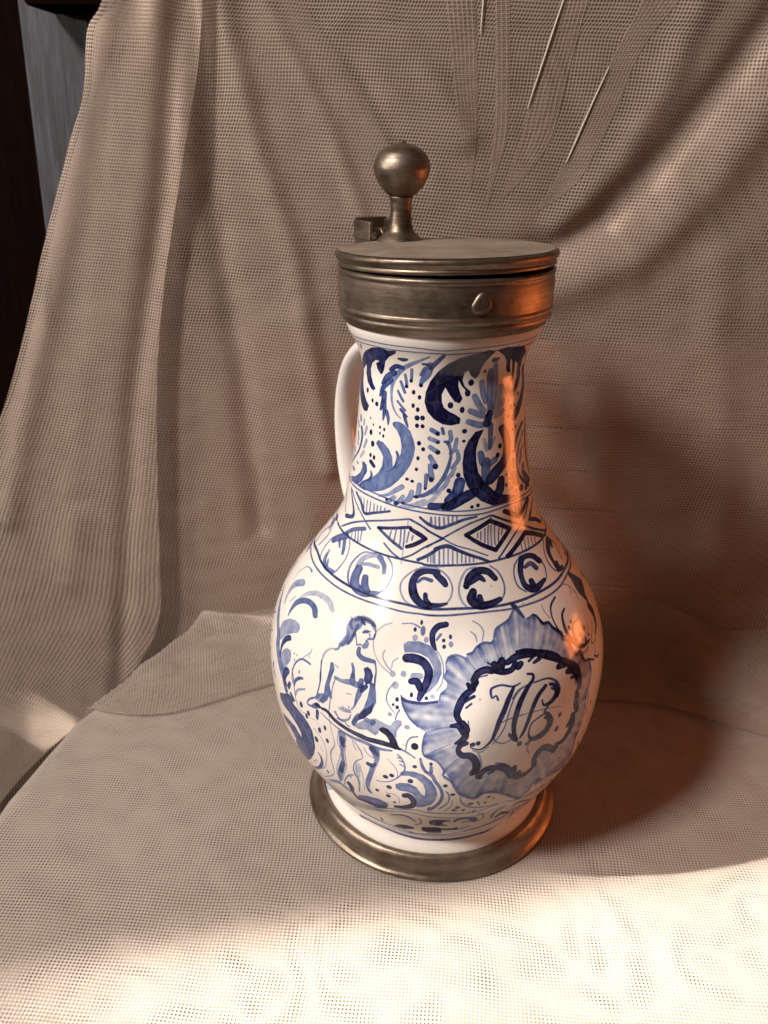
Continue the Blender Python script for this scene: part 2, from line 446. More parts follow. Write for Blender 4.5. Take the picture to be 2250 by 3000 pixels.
L 97 -3670,9821,100,96 -3330,9942,110,104 -2930,10084,119,105 -2620,9942,128,106 -2240,9750,144,104 -2530,9578,132,97 -2860,9386,121,90 -3200,9538,113,94 -3450,9679,102,93 -3670,9821,87,84
H 50 -3330,9821 -3340,9730 -3230,9851 -3250,9669 -3100,9912 -3140,9598 -2990,9973 -3050,9538 -2900,9963 -2950,9497 -2780,9942 -2840,9507 -2630,9862 -2720,9558 -2520,9811 -2580,9689
S 60 -2900,10216,42,37 -2890,10104,35,31
S 90 -2840,10196,57,49 -2360,9983,65,50 -1750,9730,81,50 -1110,9416,104,47 -470,9132,125,46
S 80 -1060,10165,96,46 -1440,9872,80,45 -1750,9730,71,44 -2320,9477,58,39 -2824,9210,50,36
L 97 -1150,10226,198,99 -1440,10074,207,118 -1780,9942,200,129 -2110,10084,159,115 -2380,10216,137,106
H 50 -2100,10226 -2080,10135 -1930,10226 -1900,10084 -1760,10196 -1750,10074 -1600,10196 -1610,10125
L 90 -590,10044,113,48 -980,9841,140,66 -1190,9689,165,83 -770,9548,193,81 -400,9345,160,60
L 97 -850,9153,185,72 -1280,9365,207,96 -1650,9497,188,104 -2120,9345,158,97 -2550,9193,131,87
H 50 -1980,9315 -2020,9173 -1780,9376 -1880,9153 -1610,9365 -1720,9163 -1460,9315 -1540,9153 -1300,9264 -1380,9153
B 75 -8280,9284,125,48 -7690,9274,102,45 -7030,9274,79,43 -6500,9264,66,42 -5853,9245,56,41 -5371,9235,51,41 -4869,9211,49,41 -4702,9185,54,45 -4010,9188,54,45 -3287,9177,59,45 -2629,9173,68,46 -1880,9153,86,47 -1140,9122,115,49 -430,9102,141,52
S 60 -8510,9315,244,92 -8600,9112,242,89 -8470,8981,126,46
S 50 -8450,9163,80,30 -8820,8707,78,30 -8730,8484,108,41
S 50 -8440,9153,80,29 -8260,8920,76,28 -8360,8586,76,28
S 50 -7540,9244,84,39 -7890,8991,68,27 -7970,8717,69,27 -7840,8515,66,27 -7460,8444,57,26 -7070,8495,60,30 -6960,8657,48,25 -6920,8900,47,26 -7010,9132,49,26 -7180,9264,52,27
S 60 -7340,9264,277,138 -7620,9102,278,123 -7790,8960,197,82
S 60 -7540,9102,150,68 -7350,8981,78,37
S 60 -7330,9183,165,81 -7180,9021,145,73 -7110,8910,101,52
S 50 -7670,8768,88,37 -7610,8566,183,79 -7380,8474,223,103 -7080,8505,149,76
S 50 -7480,8626,81,36 -7390,8525,112,52
S 50 -6085,9218,37,26 -6430,9163,48,31 -6620,8970,60,36 -6660,8738,69,40 -6524,8512,66,39 -6346,8428,55,34
S 50 -5751,9241,48,36 -5568,9087,46,35 -5496,8872,45,34 -5557,8636,46,34 -5697,8494,54,38
S 50 -5711,8899,101,74 -5771,9048,123,90 -5958,9174,142,102
S 40 -5898,8975,105,75 -6163,8970,112,75 -6386,8921,99,63
S 60 -6394,8822,238,149 -6391,8629,277,172 -6276,8474,287,182 -6000,8417,214,144 -5722,8489,101,72
S 60 -6133,8705,185,122 -6071,8559,218,145 -5968,8472,177,120
S 35 -6452,8853,162,100 -6390,9041,159,101 -6106,9189,147,103 -5886,9166,122,89
S 45 -4699,9156,36,30 -4451,9133,36,30 -4210,8982,42,34 -4102,8785,42,34 -4136,8594,42,33 -4246,8447,42,33
S 45 -4285,9169,42,35 -4721,9143,42,35 -5034,9027,43,35 -5234,8824,44,34 -5226,8628,44,34 -5105,8472,43,33 -4974,8403,42,33
S 88 -4252,8819,134,109 -4315,8894,164,134 -4474,9022,149,123 -4443,9049,149,123 -4686,9067,135,111 -4893,8996,167,135 -4985,8833,183,146 -4937,8621,212,167 -4795,8465,180,142 -4582,8396,148,118 -4634,8424,125,99 -4406,8424,104,82 -4234,8458,59,47
S 65 -4566,8887,90,73 -4750,8920,75,61 -4870,8845,76,61
S 85 -4681,8612,107,86 -4661,8517,119,95 -4585,8438,119,94
S 55 -3126,9098,40,30 -2959,8957,49,34 -2892,8741,49,34 -2939,8549,49,33 -3036,8436,41,28
S 40 -3509,9122,44,35 -3744,9075,49,40 -3902,8886,55,44 -3959,8695,54,43 -3918,8502,54,42 -3816,8369,55,42
S 92 -3077,8842,153,109 -3218,8998,182,135 -3469,9040,191,148 -3683,8938,186,146 -3787,8772,153,120
S 85 -3800,8772,92,72 -3645,8847,124,97 -3468,8918,159,122 -3349,8838,81,60
S 95 -3653,8653,186,143 -3702,8508,246,189 -3555,8387,218,164 -3337,8380,193,141 -3090,8436,135,94
S 90 -3523,8544,141,106 -3519,8447,157,118
S 60 -1640,8981,52,26 -1520,8728,55,25 -1620,8515,52,25 -1770,8424,49,25
S 60 -2160,9112,52,31 -2436,8987,48,30 -2568,8784,46,29 -2564,8576,46,29 -2422,8423,48,29
S 90 -1590,8819,213,102 -1780,9001,198,102 -2110,9052,198,114 -2298,8904,186,111 -2383,8714,161,97 -2363,8521,182,108 -2152,8409,259,145 -1770,8464,148,74
S 70 -1820,8738,170,87 -1940,8879,163,88 -2160,8869,130,74
S 95 -2160,8578,173,97 -2154,8457,216,121
S 80 -660,9092,57,21 -500,8930,50,18 -400,8717,50,18 -530,8535,49,18 -630,8424,47,18
S 80 -920,9072,45,18 -1200,8910,41,17 -1310,8687,45,20 -1260,8505,52,22 -1120,8373,62,25
S 95 -700,8981,281,105 -880,8900,342,132 -1030,8798,216,86 -1080,8606,158,64 -1050,8414,211,85 -860,8363,224,86
S 95 -590,8890,246,91 -680,8798,120,45
S 95 -960,8535,164,64 -1000,8434,179,71
B 75 -9090,8343,147,62 -8230,8495,147,56 -7680,8474,125,53 -7180,8454,103,51 -6597,8437,84,49 -5885,8414,70,48 -5113,8396,61,47 -4628,8351,65,52 -3954,8361,66,51 -3253,8324,72,52 -2580,8307,83,52 -2075,8311,97,53 -1400,8292,125,55 -780,8292,153,59 120,8221,158,66
B 65 -8840,8282,105,42 -8350,8302,104,39 -7770,8312,90,37 -7160,8312,72,35 -6639,8299,60,34 -6113,8291,51,34 -5569,8279,46,33 -5085,8250,43,33 -4749,8247,42,33 -4620,8236,47,37 -4293,8238,47,37 -3852,8256,48,37 -3393,8250,51,37 -2905,8211,56,38 -2490,8190,62,38 -1998,8163,73,39 -1400,8160,90,40 -890,8181,107,42 50,8130,115,47
S 50 -8240,7654,23,10 -8300,7826,31,13 -8150,8080,39,15 -7960,8171,59,24 -7790,8181,140,58
S 40 -7810,7867,314,134 -8010,7725,293,124 -8120,7543,224,98 -8110,7310,147,69 -8040,7148,90,44
S 50 -8660,7209,58,28 -8460,7087,190,94 -8280,6915,259,134 -8150,6794,325,173 -7990,6652,313,174 -7780,6480,295,175 -7680,6206,348,221 -7530,5984,361,246 -7380,5791,372,270 -7290,5650,278,210 -7220,5548,245,190
S 50 -7740,7553,40,19 -7850,7330,28,13
S 60 -7660,7077,32,17 -7650,7290,130,66 -7580,7502,208,101 -7390,7664,225,111 -7170,7725,236,122 -6999,7692,235,128 -6897,7589,202,115
S 25 -7590,7614,64,30 -7460,7776,154,73 -7220,7938,199,98 -6953,7999,207,109 -6717,7969,214,122 -6553,7866,135,81
P 36 -7780,6723 -7770,6854 -7560,7087 -7340,7199 -7180,7199 -7120,7128 -7140,7016 -7310,6875 -7490,6692 -7580,6490 -7680,6389 -7820,6530
S 75 -7320,6753,201,124 -7430,6632,193,119 -7510,6409,136,86 -7510,6216,90,59 -7490,6075,45,30
P 36 -7470,6216 -7420,6348 -7310,6480 -7190,6520 -7140,6449 -7120,6277 -7200,6105 -7220,5923 -7350,5690 -7480,5842
S 70 -7160,5974,215,159 -7230,5822,219,164 -7270,5639,207,157 -7240,5538,219,170
S 50 -6657,6936,19,13 -6670,6822,28,20 -6764,6681,24,17 -6820,6581,24,17
S 55 -6606,6585,68,52 -6738,6588,71,52 -6850,6540,61,44 -6960,6368,63,46 -7010,6146,51,38 -7010,5953,46,36 -6970,5791,45,36
S 45 -6653,6709,23,17 -6694,6736,23,17
D 60 -7060,6530,47,58 -6980,6551,37,57 -7010,6399,46,66 -6830,6216,61,100
S 55 -6920,5892,75,59 -6840,6024,85,68 -6720,6125,70,56
S 60 -8820,6875,53,29 -8680,7016,53,28
S 60 -8550,6449,74,42 -8370,6601,74,41
S 60 -8450,5953,57,35 -8210,6186,57,34
S 50 -8310,6267,36,21 -8330,6095,50,30
S 70 -8190,5700,69,44 -8220,5518,62,40
S 60 -7820,5599,80,54 -7860,5356,128,89 -7730,5234,93,67
S 45 -9000,7695,194,89 -8910,7523,155,73 -8860,7280,77,38
S 60 -7760,5305,125,89 -7710,5204,46,34
S 70 -7220,5923,219,161 -7270,5639,193,147 -7220,5437,217,171 -7170,5376,160,129
S 70 -7060,5690,130,103 -7100,5538,157,126
S 60 -7220,5346,108,86 -7150,5275,159,130
P 68 -7520,4931 -7340,5103 -7080,5346 -6930,5305 -6970,5174 -6840,5123 -6680,5062 -6560,4931 -6480,4758 -6460,4516 -6470,4202 -6550,3868 -6750,3432 -7100,2926 -7190,2936 -7250,3017 -7280,3209 -7220,3473 -7110,3786 -7170,3918 -7290,4019 -7490,3999 -7590,4029 -7510,4242 -7310,4323 -7130,4364 -7000,4364 -6920,4252 -6820,4171 -6830,4354 -6900,4495 -7020,4596 -7160,4667 -7370,4657 -7520,4718
S 80 -7020,5406,128,106 -6930,5305,112,97
S 50 -7030,6125,47,35 -6960,5923,50,40 -6920,5690,45,37 -6880,5447,39,34 -6820,5244,34,30 -6740,5164,23,22 -6620,5184,18,17
S 55 -6930,5741,62,51 -6890,5933,99,79 -6790,6075,96,76 -6720,6125,70,56
S 45 -6880,5508,61,52 -6820,5710,72,61 -6640,5892,50,43
D 78 -6720,5366,146,170 -6540,5265,119,152 -6590,5133,113,155 -6300,4951,112,165 -6180,5123,91,153 -6400,4556,134,186 -6150,4738,101,145 -6620,3523,65,84 -6530,3655,55,83 -6290,3473,75,121
S 25 -6520,5164,18,17 -6370,5174,17,17 -6270,5032,17,17
S 40 -6430,4890,26,27 -6310,4758,21,23 -6230,4586,21,23 -6200,4293,25,29 -6250,3918,29,35 -6350,3584,30,37 -6520,3331,31,38
S 70 -6410,4070,47,54 -6360,3938,75,88 -6390,3685,97,117 -6560,3311,89,107 -6840,2966,71,79 -7070,2754,50,51
S 25 -6330,4404,17,19 -6280,4262,17,19
S 50 -6970,2693,29,31 -6850,2693,38,42 -6640,2906,41,49
S 42 -6086,5884,16,15 -6097,5687,16,16 -6076,5399,20,21 -6050,5143,24,26 -6010,4880,23,27 -6010,4698,31,36 -6100,4414,44,52 -6120,4110,36,44 -6110,3827,28,36 -6170,3483,33,44 -6500,2997,31,39
P 42 -6100,7611 -6119,7721 -6095,7847 -6006,7947 -5853,8017 -5699,8005 -5588,7957 -5526,7862 -5509,7756 -5568,7807 -5663,7893 -5760,7899 -5804,7852 -5831,7753 -5881,7691 -5890,7572 -5906,7472 -5971,7375 -6028,7327 -6107,7268 -6142,7302 -6113,7438 -6077,7549
S 68 -5980,7887,88,60 -5853,7950,86,60 -5704,7948,83,59 -5564,7875,59,43
S 62 -5896,7800,87,60 -5910,7704,77,54 -5918,7585,70,50
S 55 -6033,7422,125,90 -6040,7516,107,76
S 68 -5837,7909,103,72 -5771,7862,68,48
S 60 -5520,7798,32,24 -5519,7709,45,34 -5545,7636,52,39 -5627,7612,46,34
S 70 -5746,7712,67,49 -5675,7744,80,58
S 60 -5738,7759,27,19 -5622,7759,26,19
S 55 -5634,7722,33,24 -5601,7642,33,24 -5656,7557,46,35
P 45 -5686,7502 -5631,7588 -5585,7534 -5595,7439 -5660,7394 -5711,7424
S 55 -5804,7439,47,36 -5722,7467,47,35
S 58 -5743,7378,107,82 -5730,7275,120,94 -5642,7211,131,105 -5517,7205,116,94 -5437,7206,95,78
S 33 -6137,7205,37,27 -6272,7152,53,39 -6361,7014,70,51 -6380,6842,55,41
S 70 -6385,6811,47,36 -6363,6659,39,30 -6337,6448,62,51 -6326,6281,38,33 -6348,6024,39,34 -6364,5889,39,35
P 52 -6201,6888 -6141,6893 -6091,6760 -6117,6582 -6134,6375 -6094,6226 -6141,5956 -6225,5802 -6299,5843 -6220,6084 -6218,6294 -6199,6506 -6187,6707
S 42 -6238,6011,150,136 -6301,5873,191,175
S 60 -6399,5846,47,43 -6520,5700,57,51 -6560,5538,49,45 -6470,5548,56,52 -6370,5660,117,109
S 90 -6340,5680,139,131 -6305,5672,122,116
S 75 -6330,5498,116,112 -6340,5295,97,96
S 55 -5797,7028,68,55 -5756,6919,80,67 -5743,6770,100,86
S 48 -6050,6592,90,76 -5916,6581,104,90 -5775,6623,152,133 -5672,6617,165,147 -5572,6606,146,132
S 55 -5747,6794,117,100 -5736,6641,167,147
S 25 -6099,6862,51,40 -6037,6841,57,46
P 66 -5586,7011 -5525,7069 -5459,7030 -5403,6901 -5432,6739 -5502,6674 -5552,6771 -5549,6899
S 62 -5418,7212,44,36 -5372,7034,38,32 -5367,6837,50,45 -5361,6687,44,40
S 62 -5587,6732,130,115 -5594,6624,163,147
S 55 -5572,6606,130,117 -5594,6435,146,137 -5621,6284,98,94 -5647,6100,46,45
S 70 -5498,6636,112,102 -5562,6504,97,90
P 50 -5435,6763 -5357,6739 -5321,6544 -5306,6333 -5364,6057 -5466,5863 -5575,5747 -5580,5897 -5496,6115 -5455,6358 -5436,6581
P 72 -5580,5897 -5476,6095 -5390,6217 -5342,6320 -5364,6057 -5484,5839 -5575,5762
S 70 -5649,5627,116,124 -5594,5767,82,86
S 22 -5857,5924,103,102 -5737,5933,67,67
D 50 -5741,6021,48,47
S 50 -6102,6191,29,26 -6058,6070,36,33
S 35 -6092,5896,29,28 -6093,5610,29,29
S 40 -5998,5741,35,35 -5932,5659,42,43
S 50 -5930,5595,42,43 -5827,5599,68,72 -5729,5707,47,49 -5703,5831,33,34
S 60 -6094,7660,80,55 -6022,7570,86,60 -6040,7444,93,67 -6074,7320,79,58
S 62 -6053,7874,72,48 -6049,7771,79,54 -5983,7701,71,49
S 66 -5944,7956,77,53 -5804,7953,75,52 -5657,7950,66,48 -5566,7896,52,38
S 50 -6117,7338,80,58 -6126,7235,66,48 -6177,7173,44,33
S 60 -5910,7635,76,54 -5940,7507,84,61 -5967,7401,70,52
S 50 -5882,7621,41,30 -5838,7520,34,25 -5804,7439,34,25
S 50 -5584,7903,29,21 -5530,7817,29,21
S 60 -5529,7729,39,29 -5525,7663,39,29
S 42 -6046,6566,36,30 -6067,6386,36,31 -6072,6181,36,33 -6085,5963,36,34 -6087,5775,33,32
S 45 -5487,7021,38,32 -5431,6891,51,44 -5430,6714,51,46
S 50 -6093,6212,51,46 -6103,6072,51,47
S 35 -5908,5893,49,48 -5814,5873,68,68 -5717,5944,53,54
S 42 -5804,6334,27,25 -5724,6346,27,25
S 45 -5690,5989,47,47 -5647,6100,46,45 -5628,6253,46,44
S 50 -6309,5992,84,76 -6374,5849,86,78
S 55 -6520,5548,41,37 -6440,5538,48,45 -6340,5589,62,59
S 50 -5807,5612,34,36 -5766,5525,41,44 -5706,5497,33,37
S 50 -5669,5663,40,42 -5634,5792,46,48 -5581,5927,46,47
S 50 -5673,5131,19,23 -5648,4968,22,26 -5609,4863,22,27
S 45 -5789,4869,22,27 -5820,4627,23,27 -5810,4445,23,28
S 45 -5480,5021,19,23 -5442,4888,21,26 -5377,4793,21,27 -5311,4750,21,27
S 40 -5560,4323,22,29 -5540,4100,22,30 -5530,3797,22,32 -5550,3442,22,36
S 40 -5642,5373,34,38 -5531,5390,43,49 -5423,5352,37,43
S 50 -5978,5769,31,31 -5921,5645,36,36 -5875,5606,30,31
S 40 -5856,5936,50,49 -5779,5881,54,55 -5708,5900,44,44
S 55 -2664,7947,39,25 -2456,7962,46,28 -2365,7799,47,29 -2203,7694,50,29 -2125,7560,51,30
S 50 -4238,6954,31,28 -4289,7065,31,28 -4258,7175,31,27 -4258,7309,31,27
S 50 -4356,6573,41,41 -4337,6708,34,33 -4258,6811,35,32
S 45 -3916,7453,42,35 -3858,7317,35,30 -3789,7202,28,24
S 45 -3714,7562,43,34 -3670,7427,36,29 -3625,7315,29,24
S 40 -4105,7411,42,35 -4003,7221,35,30 -3925,7052,28,25
S 42 -4518,5758,56,64 -4365,5876,42,47 -4192,5914,31,35
S 40 -4547,5085,49,64 -4357,5305,42,53 -4186,5461,32,38
S 42 -4266,4598,50,69 -4135,4899,43,57 -4021,5056,32,41
S 40 -3383,7691,52,39 -3343,7502,38,29 -3317,7364,30,24
S 40 -2762,8014,60,39 -2878,7783,50,34 -2982,7467,32,24
S 40 -2474,7927,55,34 -2617,7677,44,29 -2742,7390,34,24
S 40 -2227,7684,69,41 -2443,7475,55,36 -2573,7270,36,25
S 40 -2031,7407,74,44 -2253,7276,59,38 -2398,7135,37,26
S 88 -6246,5659,77,74 -6127,5653,96,95 -5981,5510,103,107 -5799,5418,99,108 -5628,5357,106,120 -5423,5303,116,137 -5227,5303,125,150 -5063,5274,112,136 -4914,5216,66,83
S 55 -6260,5528,28,27 -6109,5428,32,33 -5920,5310,41,44 -5700,5213,73,84 -5478,5175,85,101 -5228,5104,68,85 -5038,5123,45,56
S 55 -4914,5228,49,60 -4804,5137,48,61 -4688,5002,31,40
P 92 -5243,5671 -5181,5752 -5105,5725 -5028,5616 -4977,5495 -4939,5318 -4914,5204 -5000,5174 -5063,5274 -5076,5413 -5127,5534 -5217,5614
P 38 -5656,5555 -5482,5808 -5301,5934 -5133,5847 -5069,5825 -5023,5948 -4975,6005 -4901,6003 -4893,5900 -4933,5802 -4968,5681 -4965,5522 -5040,5566 -5143,5733 -5231,5699 -5241,5557 -5292,5465 -5424,5565 -5559,5517
S 60 -5324,5837,114,123 -5348,5760,92,100
S 50 -5443,5827,116,124 -5324,5815,91,99
S 55 -4941,6260,39,40 -4979,6128,35,37 -4994,6010,31,33
S 60 -5645,5723,72,76 -5593,5841,71,74
P 48 -5921,5260 -5801,5270 -5774,5113 -5829,4813 -5840,4617 -5840,4394 -5830,4171 -5900,3837 -5990,3442 -6050,3300 -6050,3523 -6020,3817 -5960,4090 -5900,4343 -5900,4627 -5910,4880
S 75 -5851,5033,151,173 -5843,4829,101,119
S 70 -5880,4212,102,129 -5950,3847,130,172
S 42 -5922,5210,23,25 -5940,4860,26,30 -5890,4627,26,31 -5940,4313,23,29 -6020,3938,26,34 -6050,3554,27,36 -6030,3341,27,38
S 42 -5782,5082,22,26 -5820,4708,23,27 -5820,4404,23,28 -5820,4121,25,33 -5900,3766,23,32 -5970,3463,24,34
S 42 -5228,5079,21,26 -5228,4846,21,27 -5254,4645,21,27 -5307,4423,21,28 -5360,4131,21,30 -5420,3817,22,32 -5440,3533,22,35 -5410,3412,22,36
S 55 -5644,5124,19,23 -5564,4944,34,41 -5526,4837,33,41 -5503,4663,19,24
S 50 -5519,4626,24,31 -5624,4472,34,44 -5680,4262,30,39 -5680,4019,50,67 -5630,3847,74,105 -5630,3584,50,75 -5670,3250,35,58
S 22 -5600,4343,170,222 -5620,3979,123,170
P 48 -5398,5119 -5228,5129 -5231,4871 -5247,4704 -5305,4480 -5357,4164 -5410,3888 -5460,3624 -5440,3402 -5490,3452 -5510,3685 -5490,3918 -5423,4239 -5387,4460 -5329,4577 -5312,4723 -5348,4889 -5399,5016
S 70 -5346,5045,139,171 -5269,4931,115,145
S 75 -5426,4520,95,124 -5359,4491,105,140 -5303,4564,70,92
S 70 -5490,3635,49,75 -5440,3402,39,65
P 55 -5830,2693 -5720,3037 -5540,3179 -5310,3220 -5170,3118 -5170,2946 -5280,2804 -5540,2683 -5710,2744
S 75 -5840,3422,154,231 -5820,3331,154,236 -5830,3088,103,166 -5780,2835,116,198 -5600,2814,101,185 -5410,2774,98,196 -5230,2865,72,150
S 50 -5960,3290,21,31 -5900,3574,36,52 -5800,3827,41,56 -5700,3928,30,41
D 50 -5770,3797,54,88
S 42 -6390,2956,86,114 -6120,3220,109,154 -5990,3149,133,199 -5890,3058,104,165
D 75 -4989,6498,86,107 -5042,6358,63,63 -4978,6314,86,95 -4693,4726,110,107 -4454,4848,86,115 -4228,4132,103,106 -4107,3799,97,103 -6290,3483,90,90 -4777,6644,77,103 -4551,6597,84,89
D 28 -5078,6109,99,91 -4813,5855,135,121 -4462,6641,114,103
D 95 -4697,5347,175,201
D 85 -4759,4222,140,151 -5146,4224,140,127 -5047,4315,122,125 -5100,3868,140,139 -5310,3624,102,122 -5130,3493,125,129 -5040,3250,83,80
S 48 -4658,5633,39,45 -4760,5578,43,51 -4812,5426,39,48 -4828,5205,31,39
S 42 -5143,6612,22,21 -5155,6495,27,26 -5113,6331,27,27 -5031,6195,22,23
S 42 -5102,4839,18,24 -5003,4653,22,30 -4955,4481,22,31 -4957,4282,18,26
S 52 -4951,5041,31,40 -4901,4956,44,58 -4852,4788,35,48 -4841,4604,40,55 -4918,4354,36,51 -5051,4125,27,40 -5190,4019,23,34 -5310,4009,19,27
S 52 -4951,4938,31,41 -4901,4930,31,41
S 52 -4926,4843,31,41 -4865,4837,31,41
S 52 -4915,4741,31,42 -4853,4681,31,42
S 36 -5160,3604,19,31 -5030,3614,18,31 -4950,3452,18,33 -4960,3220,19,36
P 46 -4917,4467 -4841,4549 -4705,4561 -4557,4482 -4432,4275 -4366,4047 -4343,3799 -4370,3564 -4430,3371 -4570,3220 -4680,3179 -4680,3604 -4730,3756 -4820,3817 -4930,3807 -4990,3878 -4994,4031 -4921,4107 -4793,4138 -4667,4026 -4591,3794 -4540,3706 -4528,3934 -4567,4167 -4667,4347 -4792,4398 -4893,4364
S 90 -4870,3635,103,173 -4790,3655,125,210 -4720,3483,148,267 -4740,3240,126,252 -4890,3088,81,170 -5050,3027,59,122
S 58 -4609,4980,65,86 -4583,4776,79,107 -4533,4596,75,104
S 58 -4450,4742,79,107 -4448,4581,88,122
S 60 -4533,4596,66,92 -4434,4472,88,124 -4382,4280,80,115 -4304,4051,76,114 -4265,3771,81,131 -4300,3493,77,139 -4400,3209,69,140 -4470,3138,92,193
S 48 -4213,3930,31,49 -4160,3766,41,66 -4170,3463,41,74 -4300,3179,32,66
S 42 -4100,3564,32,55 -4110,3300,28,53 -4210,3058,23,50
S 36 -5260,8008,31,24 -5399,7936,32,24 -5499,7803,26,19
S 36 -5519,7709,26,19 -5510,7533,26,20 -5413,7307,25,20 -5270,7135,31,26 -5126,7029,30,27
S 42 -5292,7477,31,25 -5299,7338,31,25 -5220,7196,31,26 -5113,7080,36,32
S 42 -5042,7373,24,20 -5118,7289,24,20 -5129,7147,24,21
S 50 -5067,8030,24,19 -4878,8056,24,19 -4724,7998,41,33
D 32 -5096,7036,140,133 -4925,7072,138,132 -5034,6807,161,173 -4797,7802,132,118 -4597,7778,115,109 -5084,6117,98,102 -4822,5855,117,119
D 78 -4813,7954,74,84 -4706,8094,64,92 -4989,6498,75,105 -5039,6365,54,65 -4980,6318,75,87 -4777,6646,74,112
D 45 -4668,7941,116,184
S 42 -5056,6851,42,38 -5132,6681,36,34 -5153,6466,30,30 -5091,6295,24,24 -4999,6156,24,25
P 42 -4988,7647 -4918,7723 -4722,7746 -4523,7677 -4405,7533 -4338,7338 -4328,7134 -4395,6920 -4495,6768 -4561,6688 -4597,6759 -4500,6962 -4451,7129 -4473,7288 -4551,7438 -4686,7514 -4819,7520 -4951,7501
S 88 -4902,7398,208,174 -4772,7405,221,186 -4620,7344,205,175 -4532,7170,204,180 -4552,6958,190,174 -4614,6757,176,166 -4659,6574,117,115
S 88 -4795,6939,148,134 -4708,6940,176,161 -4650,6802,161,151
S 36 -4766,7051,147,132 -4661,7065,147,131
S 88 -4250,8076,132,104 -4398,8037,146,115 -4491,7910,139,110 -4485,7737,125,100 -4436,7614,69,57
S 50 -4348,7891,62,50 -4417,7790,49,39
S 40 -4436,7614,48,40 -4345,7464,41,35 -4300,7228,34,30 -4320,6953,34,32 -4399,6779,34,33
D 80 -4296,7780,80,69 -4290,7663,87,80 -4176,7847,75,89
D 40 -4170,7706,112,110
S 42 -3743,8115,29,22 -3627,8029,36,27 -3572,7898,37,28 -3622,7729,29,22
S 42 -3805,7923,29,22 -3729,7841,36,28 -3719,7727,29,22
W 30 -3237,6145 -2868,8302 -2799,8234 -2761,8093 -2659,7958 -2450,7974 -2361,7806 -2200,7701 -2121,7567 -2019,7430 -1999,7269 -1891,7148 -1860,6966 -1770,6814 -1650,6632 -1590,6480 -1410,6338 -1410,6004 -1480,5751 -1600,5548 -1600,5133 -1670,4860 -1680,4516 -1740,4222 -1720,3868 -1650,3493 -1760,3189 -2170,3382 -2490,3432 -2650,3442 -2690,3169 -2840,3027 -3030,3240 -3250,3554 -3420,3716 -3600,3766 -3730,3594 -3900,3716 -3994,3834 -4085,4105 -4144,4294 -4257,4643 -4370,4939 -4547,5085 -4585,5358 -4564,5662 -4537,5756 -4656,5897 -4777,6079 -4885,6349 -4934,6603 -4832,6517 -4612,6506 -4356,6573 -4338,6722 -4258,6811 -4238,6954 -4300,7065 -4269,7148 -4237,7229 -4262,7335 -4213,7465 -4080,7501 -3929,7428 -3900,7529 -3807,7547 -3729,7640 -3602,7701 -3457,7692 -3393,7770 -3324,7910 -3184,7985 -3021,8052 -2886,8176
E 0 -3052,7324 -2743,7278 -2421,7055 -2273,6888 -2102,6594 -2000,6318 -1930,5903 -1950,5376 -2050,5224 -2060,4809 -2370,4647 -2630,4688 -2790,4455 -2830,4161 -3080,4191 -3200,4212 -3405,4545 -3641,4591 -3737,4441 -3777,4888 -3884,5077 -4045,5220 -4011,5450 -3977,5741 -4019,6024 -4078,6226 -4078,6479 -3976,6713 -3827,6872 -3733,7058 -3532,7108 -3391,7162 -3198,7198
S 60 -4274,4509,50,70 -4257,4643,57,79 -4370,4939,42,56 -4547,5085,49,64 -4585,5358,42,52 -4564,5662,35,41 -4537,5756,35,40
S 60 -4656,5897,42,47 -4777,6079,49,53 -4885,6349,49,50 -4934,6603,35,34
S 75 -4914,6531,63,62 -4831,6487,77,76 -4611,6476,69,69 -4395,6525,55,55
S 60 -4262,7335,35,29 -4213,7465,48,40 -4080,7501,49,40 -3929,7428,42,35
S 62 -3901,7503,56,46 -3808,7534,57,46 -3730,7628,57,45 -3604,7688,65,51 -3461,7667,59,45
S 60 -3393,7770,52,39 -3324,7910,61,44 -3187,7972,54,39 -3025,8040,48,33 -2872,8173,83,55 -2799,8234,102,67
S 75 -2848,8272,126,83 -2790,8179,119,78 -2705,7999,78,50
S 55 -4253,4445,66,92 -4144,4282,66,95 -4079,4073,76,113 -3993,3820,77,121 -3900,3695,58,94
S 60 -3870,3655,59,95 -3730,3594,69,113 -3600,3746,70,106 -3420,3695,61,91 -3240,3523,63,94 -3030,3240,77,115 -2830,2997,92,133
S 95 -3036,7401,80,59 -2857,7374,124,90 -2689,7272,194,139 -2488,7146,273,192 -2309,7000,264,184 -2237,6900,196,137
S 95 -3240,7237,153,122 -3081,7304,197,151 -2900,7304,205,152 -2695,7246,172,124
S 90 -2760,7083,85,64 -2641,7123,131,96
S 90 -2854,7147,66,50 -2762,7200,85,62
S 95 -3381,7243,168,136 -3325,7312,151,120 -3343,7179,150,123 -3483,7154,184,153 -3333,7065,169,141 -3192,7070,154,126 -3105,7172,157,124
S 95 -3066,7104,198,157 -3010,7143,160,125
S 95 -3822,6985,177,157 -3751,7116,178,154 -3616,7164,181,153 -3508,7131,165,139 -3471,7261,147,120
S 90 -3580,7308,36,30 -3508,7241,51,42
S 70 -3735,7030,36,31 -3603,7051,36,31
S 95 -3930,6912,70,64 -3870,6820,158,146 -3804,6927,177,159
S 90 -3851,6788,159,147 -3977,6654,175,167 -4058,6447,192,191 -4098,6227,157,163 -4058,6060,140,150
S 80 -3835,6624,78,74 -3938,6560,84,82 -3978,6503,49,48
S 80 -3879,6461,49,49 -3960,6376,49,49
S 90 -4173,5947,87,96 -4076,5943,140,154 -4007,5816,176,197 -3966,5668,177,203 -4032,5528,141,167 -4109,5477,56,68
S 90 -4009,6006,140,152 -3939,5843,127,141 -3967,5704,141,161
S 60 -3930,6048,28,30 -3920,5910,28,31
